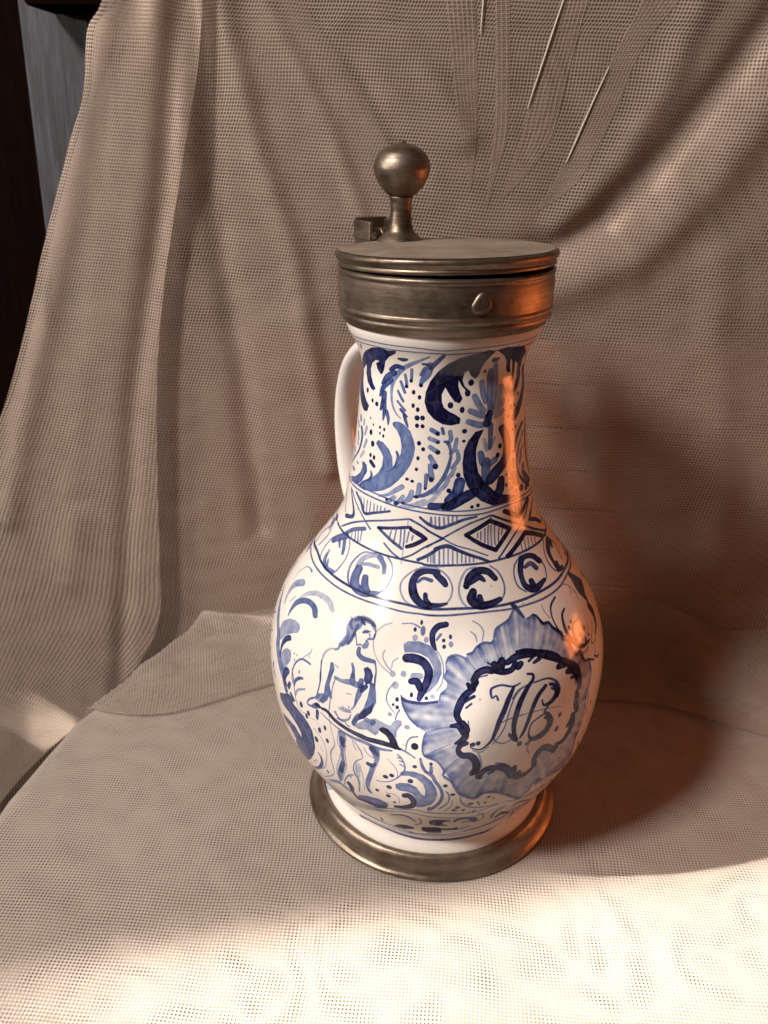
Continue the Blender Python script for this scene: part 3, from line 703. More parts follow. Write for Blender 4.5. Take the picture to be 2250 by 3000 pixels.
S 90 -3943,5461,100,119 -4030,5414,127,154 -4065,5261,128,159 -4003,5115,143,182 -3884,5077,162,206 -3798,4893,182,236 -3777,4629,202,270 -3843,4512,110,149
D 90 -3853,5409,128,123 -3774,5432,116,122 -3702,4363,133,181 -2330,4505,170,122
S 88 -3735,4395,167,227 -3620,4584,149,197 -3451,4587,137,177 -3290,4469,195,248 -3180,4202,200,256
S 70 -3481,4730,38,48 -3346,4651,54,68 -3221,4456,55,69
S 80 -3569,4432,75,100 -3488,4491,76,99
S 88 -3149,4416,160,199 -3140,4181,181,231 -2990,4040,145,183 -2850,4131,119,143 -2790,4222,103,121
S 85 -3050,4242,102,127 -3010,4100,103,130
S 78 -2770,4283,173,200 -2790,4495,171,196 -2730,4678,195,217 -2610,4738,200,216 -2440,4556,186,194 -2380,4434,141,147
S 88 -2370,4647,104,106 -2200,4607,148,145 -2090,4748,229,215 -2010,4931,260,236 -2020,5275,208,182
S 85 -2130,5042,151,140 -2070,5153,153,139
S 85 -1910,5326,193,164 -1960,5589,212,176 -1930,5791,214,171
S 90 -1950,5852,160,127 -1840,6024,193,145 -1860,6257,275,199 -1900,6460,327,230 -2013,6671,263,182 -2124,6805,228,158 -2237,6900,196,137
S 85 -2285,6768,193,140 -2138,6748,227,160
S 85 -2111,6550,178,130 -1990,6490,211,151
S 80 -2040,6348,114,85 -1950,6318,118,86
S 80 -3465,6475,59,56 -3493,6575,44,41 -3558,6544,51,48 -3571,6713,65,60 -3514,6775,59,53 -3382,6788,52,46 -3208,6708,54,47 -3076,6740,39,34
S 88 -3199,6675,85,75 -3292,6457,129,120 -3366,6222,135,132 -3455,5947,134,140 -3516,5681,103,114 -3583,5440,66,77 -3729,5246,36,44 -3871,5315,29,35 -3893,5435,21,26
S 50 -3546,5617,37,41 -3510,5417,37,43 -3381,5312,38,44 -3232,5385,31,35
S 58 -3077,6602,32,28 -3204,6428,39,36 -3304,6102,38,38 -3370,5777,38,40 -3451,5549,37,42 -3550,5352,30,35
S 90 -2923,6895,57,46 -2829,6843,75,60 -2844,6727,91,75 -2959,6588,121,105 -3096,6323,149,139 -3173,6053,148,146 -3219,5791,139,145 -3214,5531,109,118 -3163,5314,79,88
S 60 -2953,6648,57,48 -3125,6588,47,41 -3226,6435,46,43
S 48 -3434,5905,37,39 -3240,5959,38,39 -3060,5970,40,39
S 38 -3060,5970,32,31 -2797,5945,34,32 -2564,5880,36,33 -2320,5771,29,25
S 88 -2623,6482,114,94 -2782,6315,126,111 -2893,6065,123,116 -2991,5723,105,107 -3056,5493,88,94 -3109,5365,63,70
S 78 -2827,6658,42,35 -2644,6652,52,42 -2511,6602,63,50 -2384,6449,75,59 -2346,6239,85,69 -2401,6099,93,79
S 88 -2527,6480,90,73 -2435,6395,120,97 -2408,6209,167,139 -2503,6058,145,126 -2615,6019,97,87 -2693,6046,60,55 -2713,6179,43,38
S 80 -2510,6371,63,52 -2459,6308,73,60
S 85 -2574,6013,89,79 -2644,5911,79,72 -2671,5830,78,73 -2605,5752,88,83 -2548,5610,108,102
S 88 -2670,5689,70,67 -2603,5647,141,135 -2558,5502,206,199 -2620,5305,203,205 -2753,5197,171,181 -2902,5211,99,108 -2964,5406,53,57 -2919,5648,45,46 -2798,5747,46,45 -2671,5782,48,45 -2563,5658,54,51
S 70 -2877,5195,67,72 -2991,5101,73,82
S 42 -2922,5142,41,46 -2970,4963,41,47 -2920,4779,33,38
S 80 -3291,5526,84,93 -3221,5380,101,113 -3162,5293,79,88
D 65 -3111,5175,142,161 -2350,5548,135,139 -2400,5164,150,164
S 42 -3766,5134,29,36 -3718,4915,37,47 -3696,4651,30,39
S 42 -3849,5232,29,36 -3727,5165,29,36 -3609,5293,29,35
S 90 -1739,8062,81,40 -1920,7998,76,40 -2020,7893,59,32 -2065,7741,48,27 -2051,7547,48,28 -2004,7359,49,29 -1907,7252,35,21
S 95 -1650,7766,84,42 -1776,7703,93,49 -1842,7570,94,51 -1863,7371,116,66 -1804,7135,157,93 -1660,6895,164,99 -1510,6804,144,86 -1350,6784,121,70 -1260,6784,50,28
S 95 -1390,6925,90,51 -1410,6834,119,69
S 90 -1440,7411,66,33 -1630,7371,84,45 -1700,7219,95,54 -1680,7026,109,64
D 90 -1640,7462,100,68 -1753,7379,115,116 -1330,7118,154,128 -1510,7077,145,127 -1240,6895,79,68 -1510,6946,52,53
S 70 -1160,7067,26,13 -1250,6986,25,14 -1290,6875,25,14
S 80 -910,7037,35,17 -1070,6854,33,18 -1200,6753,38,21 -1210,6632,44,25 -1060,6611,33,19
S 80 -1590,6692,45,28 -1610,6652,39,24
S 80 -1510,6662,57,35 -1550,6632,45,28
S 80 -1400,6682,65,39 -1450,6632,58,36
S 60 -2183,8074,19,10 -2183,7932,19,11 -2117,7776,19,11
S 50 -1250,8140,39,17 -1110,8049,34,14 -1120,7928,27,11 -1210,7867,20,9
S 60 -1070,7998,28,11 -990,7806,28,12 -1050,7654,21,9
P 70 -720,8201 -600,8069 -420,7847 -320,7725 -430,7644 -600,7543 -670,7340 -590,7108 -660,6905 -740,6763 -950,6672 -990,6702 -810,6854 -790,7006 -810,7158 -850,7320 -740,7421 -810,7553 -880,7705 -880,7867 -840,8029 -840,8171
S 80 -950,6672,34,19 -1130,6480,32,19 -1210,6287,43,27
S 90 -1230,6328,49,31 -1090,6166,96,60 -960,6135,53,32
S 88 -2490,7989,42,26 -2418,7941,54,33 -2375,7837,76,46 -2326,7742,100,60 -2203,7720,83,48 -2151,7592,84,50 -2080,7493,108,64 -2007,7389,110,65 -2012,7265,98,60 -1893,7158,114,69 -1892,7025,114,71 -1870,6895,115,73 -1790,6763,118,76 -1690,6773,122,76 -1650,6601,109,70 -1580,6449,70,45 -1490,6419,86,55 -1260,6227,76,48
S 80 -1410,5143,46,35 -1390,5022,46,35
S 80 -1510,4971,44,35 -1500,4819,55,44
S 80 -1380,4586,40,31 -1380,4424,45,36
S 80 -1450,4171,55,45 -1470,4080,55,46
S 80 -1560,3928,67,57 -1430,3604,55,46
S 62 -1580,5619,38,29 -1530,5326,44,34 -1560,5082,38,30 -1600,4920,38,31 -1630,4678,43,36 -1650,4485,37,31 -1760,4354,41,36 -1750,4090,41,37 -1710,3786,41,37 -1870,3716,45,43 -2020,3675,53,53 -2170,3665,46,49 -2340,3604,40,45 -2460,3503,39,46 -2630,3645,33,40 -2690,3554,29,36 -2740,3260,25,33 -2850,3068,28,41
S 50 -1410,6054,41,28 -1510,5822,28,20 -1580,5650,27,21
S 50 -1310,5953,30,20 -1350,5680,23,17
S 80 -2100,3402,42,44 -2000,3371,43,44
S 80 -2590,3351,63,80 -2540,3432,55,68
S 80 -2470,3341,43,52 -2410,3382,44,51
S 70 -2340,3300,40,46 -2290,3331,40,46
S 80 -2320,3037,67,79 -2320,3118,45,52
S 80 -2120,3078,47,51 -2090,3128,38,40
S 50 -2180,3442,18,20 -2140,3240,19,20 -2230,3260,18,20
S 50 -1910,3493,20,19 -1860,3321,20,19
S 50 -1130,4354,42,31 -1300,4232,40,32 -1430,4121,28,23
B 50 -6900,2430,39,42 -6660,2430,37,44 -6380,2420,35,47 -6080,2359,33,51 -5740,2460,31,57 -5470,2612,30,60 -5120,2845,29,62 -4680,3027,28,61 -4560,2966,26,59 -4320,2936,26,60 -4080,2906,26,59 -3840,2885,27,57 -3590,2906,27,54 -3360,3047,28,49 -3110,3108,29,46 -2800,3007,30,44
B 40 -8370,425,48,43 -6760,1893,37,44 -6140,2177,33,51 -5710,2288,31,58 -5310,2572,29,64 -4830,2835,28,65 -4480,2713,24,60 -4150,2663,24,60 -3890,2612,24,58 -3550,2632,25,52 -3310,2784,25,47 -3080,2966,26,42 -2780,2936,28,39
S 25 -6920,2359,193,207 -7980,678,230,185 -6470,2207,177,231 -6180,2075,168,253 -5710,2288,129,243 -5310,2572,73,160
S 55 -3980,3675,26,42 -3950,3473,36,64 -3860,3280,37,68 -3700,3138,32,61 -3450,3098,27,49 -3290,3138,22,38
S 50 -3680,3412,42,73 -3630,3240,37,67
D 80 -3790,3351,150,118 -3540,3311,87,83 -3500,3543,115,91 -3410,3442,68,62 -4000,3220,130,127 -4050,3098,121,116 -3890,3068,94,115 -3690,2956,96,96 -4227,4129,116,106 -4099,3803,118,87
S 70 -4440,2237,43,125 -4410,2379,69,198 -4250,2430,64,178 -4070,2460,32,85
S 60 -4420,2308,107,310 -4310,2187,70,203 -4110,2116,27,76
S 85 -4250,2328,134,381 -4300,2258,80,233
S 60 -3990,2410,67,177 -3890,2551,65,158 -3730,2521,68,158 -3590,2349,139,315
S 50 -3840,2298,33,83 -3660,2298,39,91
S 45 -3570,2207,39,89 -3440,2318,40,84 -3480,2652,39,79 -3590,2774,27,56
S 50 -3220,2207,58,111 -3250,2490,104,195 -3190,2723,86,152 -3040,2804,35,57
S 75 -3100,2217,119,213 -3030,2339,120,205 -2830,2187,43,68
S 70 -2870,2622,61,94 -2760,2723,62,90 -2390,2440,54,67
S 98 -4570,1782,109,293 -4440,1721,164,451 -4280,1650,220,625
S 80 -4230,1853,38,102 -3960,1832,55,139 -3900,1873,69,172
S 50 -3890,1772,39,96 -3710,1883,34,79 -3620,1934,23,51
S 55 -5190,2399,24,58 -4980,2572,33,82 -4830,2511,47,124 -4720,2278,29,81
S 50 -4630,2501,38,103 -4610,2207,33,97 -4730,2025,24,67
S 97 -5180,1569,100,255 -5050,1680,136,340 -4900,1761,88,224 -4780,1761,44,115
D 70 -5470,1842,82,236
B 50 -6140,1873,67,103 -5950,1721,65,110 -5650,1650,63,123 -5370,1549,61,143 -5090,1498,60,170 -4820,1407,59,227 -4910,1296,62,245 -4470,1397,61,244 -4060,1438,61,222 -3660,1579,63,156 -3360,1670,64,133 -3070,1822,67,118 -2790,2015,69,107 -2660,2278,70,100
B 65 -6440,1903,65,87 -6690,1002,68,82 -6380,1002,65,83 -6010,1063,61,97 -5600,1063,58,104 -5170,1002,56,88 -4750,962,55,75 -4930,982,57,83 -4590,962,56,77 -4240,972,57,80 -3780,982,58,83 -3300,1012,60,92 -2910,1022,63,93 -2600,1265,66,94 -2580,1792,66,93 -2510,2096,66,89
"""
TW, TH_ = 4096, 2300
Z0, Z1 = 0.0085, 0.292
ZK = [0.0085, 0.013, 0.0195, 0.028, 0.038, 0.05, 0.07, 0.09, 0.11, 0.13, 0.15, 0.165, 0.18, 0.192, 0.204, 0.215, 0.23, 0.245, 0.26, 0.268, 0.274, 0.28, 0.286, 0.292]
RK = [0.066, 0.0652, 0.0634, 0.06808, 0.07368, 0.08021, 0.0887, 0.09228, 0.09301, 0.0896, 0.08031, 0.0693, 0.05799, 0.05097, 0.04816, 0.04594, 0.04356, 0.04182, 0.04045, 0.0398, 0.04097, 0.04339, 0.04659, 0.0477]
LEAN = -0.020578


def spline(zk, rk, z):
    zk, rk = np.array(zk), np.array(rk)
    n = len(zk)
    h = np.diff(zk)
    dl = np.diff(rk) / h
    A = np.zeros((n, n))
    b = np.zeros(n)
    A[0, 0], A[0, 1], b[0] = 2, 1, 3 * dl[0]
    A[-1, -1], A[-1, -2], b[-1] = 2, 1, 3 * dl[-1]
    for i in range(1, n - 1):
        A[i, i - 1], A[i, i], A[i, i + 1] = h[i], 2 * (h[i - 1] + h[i]), h[i - 1]
        b[i] = 3 * (h[i] * dl[i - 1] + h[i - 1] * dl[i])
    m = np.linalg.solve(A, b)
    i = np.clip(np.searchsorted(zk, z) - 1, 0, n - 2)
    t = (z - zk[i]) / h[i]
    return (rk[i] * (1 + 2 * t) * (1 - t) ** 2 + m[i] * h[i] * t * (1 - t) ** 2
            + rk[i + 1] * t * t * (3 - 2 * t) + m[i + 1] * h[i] * t * t * (t - 1))


zf = np.linspace(Z0, Z1, 1200)
rf = spline(ZK, RK, zf)
PV = (Z1 - Z0) / TH_                   # metres per texel, vertical


def paint_image():
    img = np.zeros((TH_, TW), np.float32)
    grain = rng.random((TH_ // 8, TW // 8)).astype(np.float32)
    for _ in range(3):
        grain = (grain + np.roll(grain, 1, 0) + np.roll(grain, 1, 1) + np.roll(grain, (1, 1), (0, 1))) / 4
    grain = (grain - grain.mean()) / grain.std()
    grain = np.kron(grain, np.ones((8, 8), np.float32))
    grain = np.pad(grain, ((0, TH_ - grain.shape[0]), (0, TW - grain.shape[1])), mode='edge')

    def put(x0, y0, val, erase=False):
        h, w = val.shape
        ya, yb = max(y0, 0), min(y0 + h, TH_)
        if yb <= ya:
            return
        val = val[ya - y0:yb - y0]
        cols = np.arange(x0, x0 + w) % TW
        cur = img[ya:yb][:, cols]
        if erase:
            new = cur * (1 - val)
        else:
            new = np.maximum(cur, val) + 0.12 * np.minimum(cur, val)
        img[ya:yb, cols] = new

    def tex(th, z):
        return (th + 270.0) / 360.0 * TW, (z - Z0) / PV

    def pu(z):
        return 2 * math.pi * np.interp(z, zf, rf) / TW

    def smooth(P):
        if len(P) < 3:
            Q = P
            n = 6
            t = np.linspace(0, 1, n)[:, None]
            return Q[0] * (1 - t) + Q[1] * t if len(P) == 2 else P
        E = np.vstack([2 * P[0] - P[1], P, 2 * P[-1] - P[-2]])
        out = []
        for i in range(1, len(E) - 2):
            t = np.linspace(0, 1, 8, endpoint=False)[:, None]
            a, b, c, d = E[i - 1:i + 3]
            out.append(0.5 * (2 * b + (c - a) * t + (2 * a - 5 * b + 4 * c - d) * t ** 2 + (3 * b - a - 3 * c + d) * t ** 3))
        out.append(P[-1:])
        return np.vstack(out)

    def stroke(P, dens, curve=True, edge=0.18):
        # P columns: theta, z, half width (m), half height (m)
        Q = smooth(P) if curve else P
        X, Y = tex(Q[:, 0], Q[:, 1])
        AX = np.maximum(Q[:, 2], 2.0e-4) / pu(Q[:, 1])
        AY = np.maximum(Q[:, 3], 2.0e-4) / PV
        m = int(max(AX.max(), AY.max())) + 8
        x0, x1 = int(X.min()) - m, int(X.max()) + m
        y0, y1 = int(Y.min()) - m, int(Y.max()) + m
        D = np.full((y1 - y0, x1 - x0), 9.0, np.float32)
        for i in range(max(len(X) - 1, 1)):
            j = min(i + 1, len(X) - 1)
            ax, ay = (AX[i] + AX[j]) / 2, (AY[i] + AY[j]) / 2
            xa, xb = int(min(X[i], X[j]) - ax) - 3, int(max(X[i], X[j]) + ax) + 4
            ya, yb = int(min(Y[i], Y[j]) - ay) - 3, int(max(Y[i], Y[j]) + ay) + 4
            gx = (np.arange(xa, xb) - X[i])[None, :] / ax
            gy = (np.arange(ya, yb) - Y[i])[:, None] / ay
            dx, dy = (X[j] - X[i]) / ax, (Y[j] - Y[i]) / ay
            l2 = dx * dx + dy * dy
            t = np.clip((gx * dx + gy * dy) / l2, 0, 1) if l2 > 1e-9 else 0.0
            d = np.hypot(gx - t * dx, gy - t * dy)
            sub = D[ya - y0:yb - y0, xa - x0:xb - x0]
            np.minimum(sub, d, out=sub)
        soft = 1.6 / max(min(AX.mean(), AY.mean()), 1.0)
        cov = np.clip((1 - D) / soft + 0.5, 0, 1)
        inner = np.clip(D, 0, 1)
        gg = grain[np.clip(np.arange(y0, y1), 0, TH_ - 1)][:, np.arange(x0, x1) % TW]
        along = 1.0
        put(x0, y0, cov * np.clip(dens * (1 - edge * 0.6 + edge * inner ** 2) + 0.035 * gg, 0.02, 1.0) * along)

    def fill(P, dens, kind, centre=None):
        X, Y = tex(P[:, 0], P[:, 1])
        x0, x1 = int(X.min()) - 3, int(X.max()) + 4
        y0, y1 = int(Y.min()) - 3, int(Y.max()) + 4
        gx, gy = np.meshgrid(np.arange(x0, x1), np.arange(y0, y1))
        ins = np.zeros(gx.shape, bool)
        dist = np.full(gx.shape, 1e9, np.float32)
        k = pu(P[:, 1].mean()) / PV
        for i in range(len(X)):
            j = (i + 1) % len(X)
            xa, ya, xb, yb = X[i], Y[i], X[j], Y[j]
            if ya != yb:
                c = (gy >= min(ya, yb)) & (gy < max(ya, yb)) & (gx < xa + (gy - ya) * (xb - xa) / (yb - ya))
                ins ^= c
            dx, dy = (xb - xa) * k, yb - ya
            l2 = dx * dx + dy * dy + 1e-9
            px, py = (gx - xa) * k, gy - ya
            t = np.clip((px * dx + py * dy) / l2, 0, 1)
            np.minimum(dist, np.hypot(px - t * dx, py - t * dy), out=dist)
        sd = np.where(ins, dist, -dist)
        cov = np.clip(sd / 1.8 + 0.5, 0, 1)
        gg = grain[np.clip(np.arange(y0, y1), 0, TH_ - 1)][:, np.arange(x0, x1) % TW]
        if kind == 'E':
            put(x0, y0, cov * 0.97, True)
            return
        if kind == 'W':
            cx, cy = tex(centre[0], centre[1])
            ang = np.arctan2(gy - cy, (gx - cx) * k)
            st = sum(np.sin(ang * f_ + p_ + 0.25 * np.sin(ang * 7)) for f_, p_ in ((19, 0.3), (31, 1.9), (47, 0.8), (71, 2.1))) / 4
            val = dens * (0.80 + 0.30 * st) + 0.30 * np.exp(-np.maximum(sd, 0) / 24) * (0.85 + 0.7 * st) + 0.05 * gg
        else:
            val = dens * 0.96 + 0.14 * dens * np.exp(-np.maximum(sd, 0) / 9) + 0.035 * gg
        put(x0, y0, cov * np.clip(val, 0.03, 1.0))

    for line in PAINT.strip().splitlines():
        tok = line.split()
        kind, dens = tok[0], int(tok[1]) / 100.0
        V = np.array([[float(a) for a in t.split(',')] for t in tok[2:]])
        V[:, 0] /= 50.0
        V[:, 1] /= 5e4
        if V.shape[1] > 2:
            V[:, 2:] /= 1e5
        if kind in 'SL':
            stroke(V, dens, kind == 'S')
        elif kind == 'B':
            w = np.median(V[:, 2:], axis=0)
            V[:, 2:] = np.minimum(V[:, 2:], w * 1.4)
            a, b = V[-1].copy(), V[0].copy()
            b[0] += 360
            n = 9
            ext = np.array([a * (1 - t) + b * t for t in np.linspace(0, 1, n + 1)[1:]])
            ext[:, 2:] = w
            stroke(np.vstack([V, ext]), dens, True, 0.1)
        elif kind == 'D':
            for q in V:
                stroke(np.array([q, q + np.array([0.001, 0, 0, 0])]), dens, False, 0.12)
        elif kind == 'H':
            for i in range(0, len(V), 2):
                seg = np.hstack([V[i:i + 2], np.full((2, 2), 0.00042)])
                stroke(seg, dens, False, 0.1)
        elif kind == 'W':
            fill(V[1:], dens, kind, V[0])
        else:
            fill(V, dens, kind)
    # the far side carries the same band of ornament
    far = np.roll(img, TW // 2, axis=1)
    u = np.arange(TW) / TW
    mask = (u < 0.262) | (u > 0.738)
    img[:, mask] = np.maximum(img[:, mask], far[:, mask])
    return img


def glaze():
    dens = paint_image()
    im = bpy.data.images.new("cobalt_brushwork", TW, TH_, alpha=False, float_buffer=False)
    im.colorspace_settings.name = 'Non-Color'
    px = np.ones((TH_, TW, 4), np.float32)
    px[..., 0] = px[..., 1] = px[..., 2] = np.clip(dens, 0, 1)
    im.pixels.foreach_set(px.ravel())
    im.update()
    im.pack()
    k = NT("tin_glaze_with_cobalt")
    o = k.coord('Object')
    uv = k.coord('UV')
    ti = k.n('ShaderNodeTexImage', interpolation='Cubic')
    ti.image = im
    k.link(uv, ti.inputs[0])
    d = ti.outputs[0]
    wash = k.noise(o, 130, 4, 0.6)
    d2 = k.math('MULTIPLY', d, k.math('MULTIPLY_ADD', wash.outputs[0], 0.22, 0.89))
    body = k.noise(o, 22, 4, 0.5)
    white = k.mixc(body.outputs[0], (0.81, 0.74, 0.675), (0.87, 0.805, 0.745))
    # neck is brushed in bright cobalt, the belly in a greyer blue
    sep = k.n('ShaderNodeSeparateXYZ')
    k.link(o, sep.inputs[0])
    nk = k.math('MULTIPLY', k.math('SUBTRACT', sep.outputs['Z'], 0.195), 60.0)
    nk = k.n('ShaderNodeClamp')
    k.link(k.math('MULTIPLY', k.math('SUBTRACT', sep.outputs['Z'], 0.195), 60.0), nk.inputs[0])
    ca = k.ramp(d2, [(0.0, (1, 1, 1)), (0.22, (0.54, 0.60, 0.76)), (0.48, (0.165, 0.235, 0.50)), (0.70, (0.046, 0.064, 0.215)), (0.92, (0.009, 0.010, 0.042))])
    cb = k.ramp(d2, [(0.0, (1, 1, 1)), (0.22, (0.53, 0.61, 0.80)), (0.48, (0.175, 0.27, 0.57)), (0.72, (0.042, 0.072, 0.27)), (0.93, (0.007, 0.008, 0.048))])
    pig = k.mixc(nk.outputs[0], ca, cb)
    c = k.mixc(1.0, white, pig, 'MULTIPLY')
    # a few pin-holes in the glaze
    vor = k.n('ShaderNodeTexVoronoi')
    vor.inputs['Scale'].default_value = 75
    k.link(o, vor.inputs['Vector'])
    pin = k.math('LESS_THAN', vor.outputs['Distance'], 0.05)
    c = k.mixc(k.math('MULTIPLY', pin, 0.5), c, (0.25, 0.18, 0.13))
    crz = k.n('ShaderNodeTexVoronoi', feature='DISTANCE_TO_EDGE')
    crz.inputs['Scale'].default_value = 120
    k.link(o, crz.inputs['Vector'])
    c = k.mixc(k.math('MULTIPLY', k.math('LESS_THAN', crz.outputs['Distance'], 0.03), 0.05), c, (0.35, 0.27, 0.20))
    hb = k.noise(o, 55, 3, 0.5)
    p = k.principled(Base_Color=c, Roughness=0.145, Normal=k.bump(hb.outputs[0], 0.10, 0.0015))
    p.inputs['Specular IOR Level'].default_value = 0.36
    return k.done(p.outputs[0])


def plain_glaze():
    k = NT("plain_tin_glaze")
    o = k.coord('Object')
    n = k.noise(o, 45, 4, 0.5)
    c = k.mixc(n.outputs[0], (0.76, 0.71, 0.65), (0.85, 0.80, 0.75))
    p = k.principled(Base_Color=c, Roughness=0.16, Normal=k.bump(n.outputs[0], 0.12, 0.002))
    return k.done(p.outputs[0])


M_GLAZE = glaze()
M_WHITE = plain_glaze()


# ------------------------------------------------------------------ mesh helpers
def mesh_obj(name, verts, faces, mat, parent=None, uv=None, smooth=True):
    me = bpy.data.meshes.new(name)
    me.from_pydata([tuple(map(float, v)) for v in verts], [], faces)
    if uv is not None:
        ul = me.uv_layers.new(name="UVMap")
        idx = np.empty(len(me.loops), np.int32)
        me.loops.foreach_get("vertex_index", idx)
        ul.data.foreach_set("uv", np.asarray(uv, np.float32)[idx].ravel())
    if smooth:
        me.polygons.foreach_set("use_smooth", [True] * len(me.polygons))
    me.materials.append(mat)
    me.update()
    o = bpy.data.objects.new(name, me)
    COL.objects.link(o)
    if parent:
        o.parent = parent
    return o


def grid_faces(nu, nv, wrap=False):
    f = []
    for i in range(nu - (0 if wrap else 1)):
        i2 = (i + 1) % nu
        for j in range(nv - 1):
            f.append((i * nv + j, i2 * nv + j, i2 * nv + j + 1, i * nv + j + 1))
    return f


def sstep(x, a, b):
    t = np.clip((x - a) / (b - a), 0, 1)
    return t * t * (3 - 2 * t)


def jug_place(x, y, z, extra=0.0, piv=0.0):
    """put a point given in the jug's own axis frame into the world (the hand-thrown jug leans a little)"""
    x, y, z = np.asarray(x, float), np.asarray(y, float), np.asarray(z, float)
    return np.stack([x + LEAN * z, y, z - LEAN * sstep(z, 0.02, 0.10) * x], -1)


def lathe(name, prof, mat, parent, n=128, dent=0.0, seed=0, extra=0.0, hinge=None, place=True, closed=False):
    prof = np.array(prof)
    th = np.linspace(0, 2 * math.pi, n, endpoint=False)
    r = np.random.default_rng(seed)
    ph = r.random(6) * 6.28
    wob = sum(np.sin((i + 2) * th + ph[i]) / (i + 1.5) for i in range(6))
    V = []
    for t, w in zip(th, wob):
        rr = prof[:, 0] + dent * w * (prof[:, 0] > 1e-6)
        x, y, z = rr * math.cos(t), rr * math.sin(t), prof[:, 1] + dent * 0.4 * w * (prof[:, 0] > 1e-6)
        if extra:
            hx, hy, hz = hinge                                     # lift about a hinge at the back
            dd = (x * hx + y * hy) - 0.055
            z = z - dd * extra
        V.append(jug_place(x, y, z) if place else np.stack([x, y, z], -1))
    V = np.concatenate(V)
    o = mesh_obj(name, V, grid_faces(n, len(prof), True), mat, parent)
    return o


def dense(prof, m=6):
    """soften a lathe profile with short rounded corners"""
    P = np.array(prof, float)
    out = [P[0]]
    for i in range(1, len(P) - 1):
        a, b, c = P[i - 1], P[i], P[i + 1]
        la, lc = np.linalg.norm(a - b), np.linalg.norm(c - b)
        k = min(0.42, 0.0011 / max(min(la, lc), 1e-6))
        p0, p1 = b + (a - b) * min(k * min(la, lc) / la, 0.42), b + (c - b) * min(k * min(la, lc) / lc, 0.42)
        for t in np.linspace(0, 1, m):
            out.append((1 - t) ** 2 * p0 + 2 * t * (1 - t) * b + t * t * p1)
    out.append(P[-1])
    return np.array(out)


def tube(name, path, radii, mat, parent, n=20, flat=1.0, flatdir=None):
    P = np.array(path, float)
    V = []
    m = len(P)
    T = np.gradient(P, axis=0)
    T /= np.linalg.norm(T, axis=1)[:, None]
    up = np.array(flatdir if flatdir is not None else (0, 0, 1.0))
    for p, t, r in zip(P, T, radii):
        a = up - t * (up @ t)
        a /= np.linalg.norm(a)
        b = np.cross(t, a)
        for q in range(n):
            w = 2 * math.pi * q / n
            V.append(p + a * math.cos(w) * r + b * math.sin(w) * r * flat)
    F = []
    for i in range(m - 1):
        for q in range(n):
            q2 = (q + 1) % n
            F.append((i * n + q, i * n + q2, (i + 1) * n + q2, (i + 1) * n + q))
    F.append(tuple(range(n))[::-1])
    F.append(tuple((m - 1) * n + q for q in range(n)))
    return mesh_obj(name, V, F, mat, parent)


def bev_box(name, c, s, mat, parent=None, bevel=0.002, rz=0.0, seg=2):
    bm = bmesh.new()
    bmesh.ops.create_cube(bm, size=1.0)
    bmesh.ops.scale(bm, vec=s, verts=bm.verts)
    bmesh.ops.bevel(bm, geom=list(bm.edges), offset=bevel, segments=seg, affect='EDGES', profile=0.6)
    bmesh.ops.rotate(bm, cent=(0, 0, 0), matrix=Matrix.Rotation(rz, 3, 'Z'), verts=bm.verts)
    me = bpy.data.meshes.new(name)
    bm.to_mesh(me)
    bm.free()
    me.materials.append(mat)
    o = bpy.data.objects.new(name, me)
    COL.objects.link(o)
    o.location = c
    if parent:
        o.parent = parent
    return o


def thing(name, loc, label, cat):
    o = bpy.data.objects.new(name, None)
    COL.objects.link(o)
    o.location = loc
    o.empty_display_size = 0.05
    o['label'] = label
    o['category'] = cat
    return o


def structure(o):
    o['kind'] = 'structure'
    return o


# ------------------------------------------------------------------ setting
structure(mesh_obj("floor", [(-3, -3, -0.75), (3, -3, -0.75), (3, 2, -0.75), (-3, 2, -0.75)], [(0, 1, 2, 3)], M_WALL))
structure(mesh_obj("room_wall", [(-3, 0.9, -0.75), (3, 0.9, -0.75), (3, 0.9, 1.6), (-3, 0.9, 1.6)], [(0, 1, 2, 3)], M_WALL))

# table: a top cut to the outline that shows under the cloth, apron and legs
table = thing("wooden_table", (0, 0, -0.02), "dark wooden table hidden under the net cloth that carries the jug", "table")
outl = [(-0.252, -0.36), (-0.2525, -0.04), (-0.244, 0.035), (-0.220, 0.095), (-0.186, 0.150), (-0.165, 0.178), (0.34, 0.178), (0.34, -0.36)]
nO = len(outl)
V = [(x, y, 0.0135) for x, y in outl] + [(x, y, -0.010) for x, y in outl]
F = [tuple(range(nO))[::-1], tuple(range(nO, 2 * nO))] + [(i, (i + 1) % nO, nO + (i + 1) % nO, nO + i) for i in range(nO)]
mesh_obj("table_top", V, [f[::-1] for f in F], M_TABLE, table, smooth=False)
bev_box("apron", (0.05, -0.09, -0.06), (0.50, 0.46, 0.098), M_TABLE, table)
for x in (-0.16, 0.26):
    for y in (-0.28, 0.10):
        bev_box("leg", (x, y, -0.419), (0.05, 0.05, 0.62), M_TABLE, table)

# board backdrop behind the net: horizontal stained boards
board = thing("wooden_backboard", (0.06, 0.195, 0.0), "reddish brown board wall showing through the net behind the jug", "board wall")
zz = -0.02
i = 0
while zz < 0.56:
    h = 0.0325
    dy = rng.uniform(-0.0012, 0.0012)
    bev_box("plank", (rng.uniform(-0.003, 0.003), 0.0 + dy, zz + h / 2), (0.56, 0.012, h - 0.0012), M_PLANK if zz < 0.24 else M_BOARD, board, 0.0014, 0, 1)  # darker, less red planks in the upper part
    zz += h
    i += 1
for x in (-0.24, 0.24):
    bev_box("batten", (x, 0.0158, 0.26), (0.04, 0.016, 0.56), M_TABLE, board)

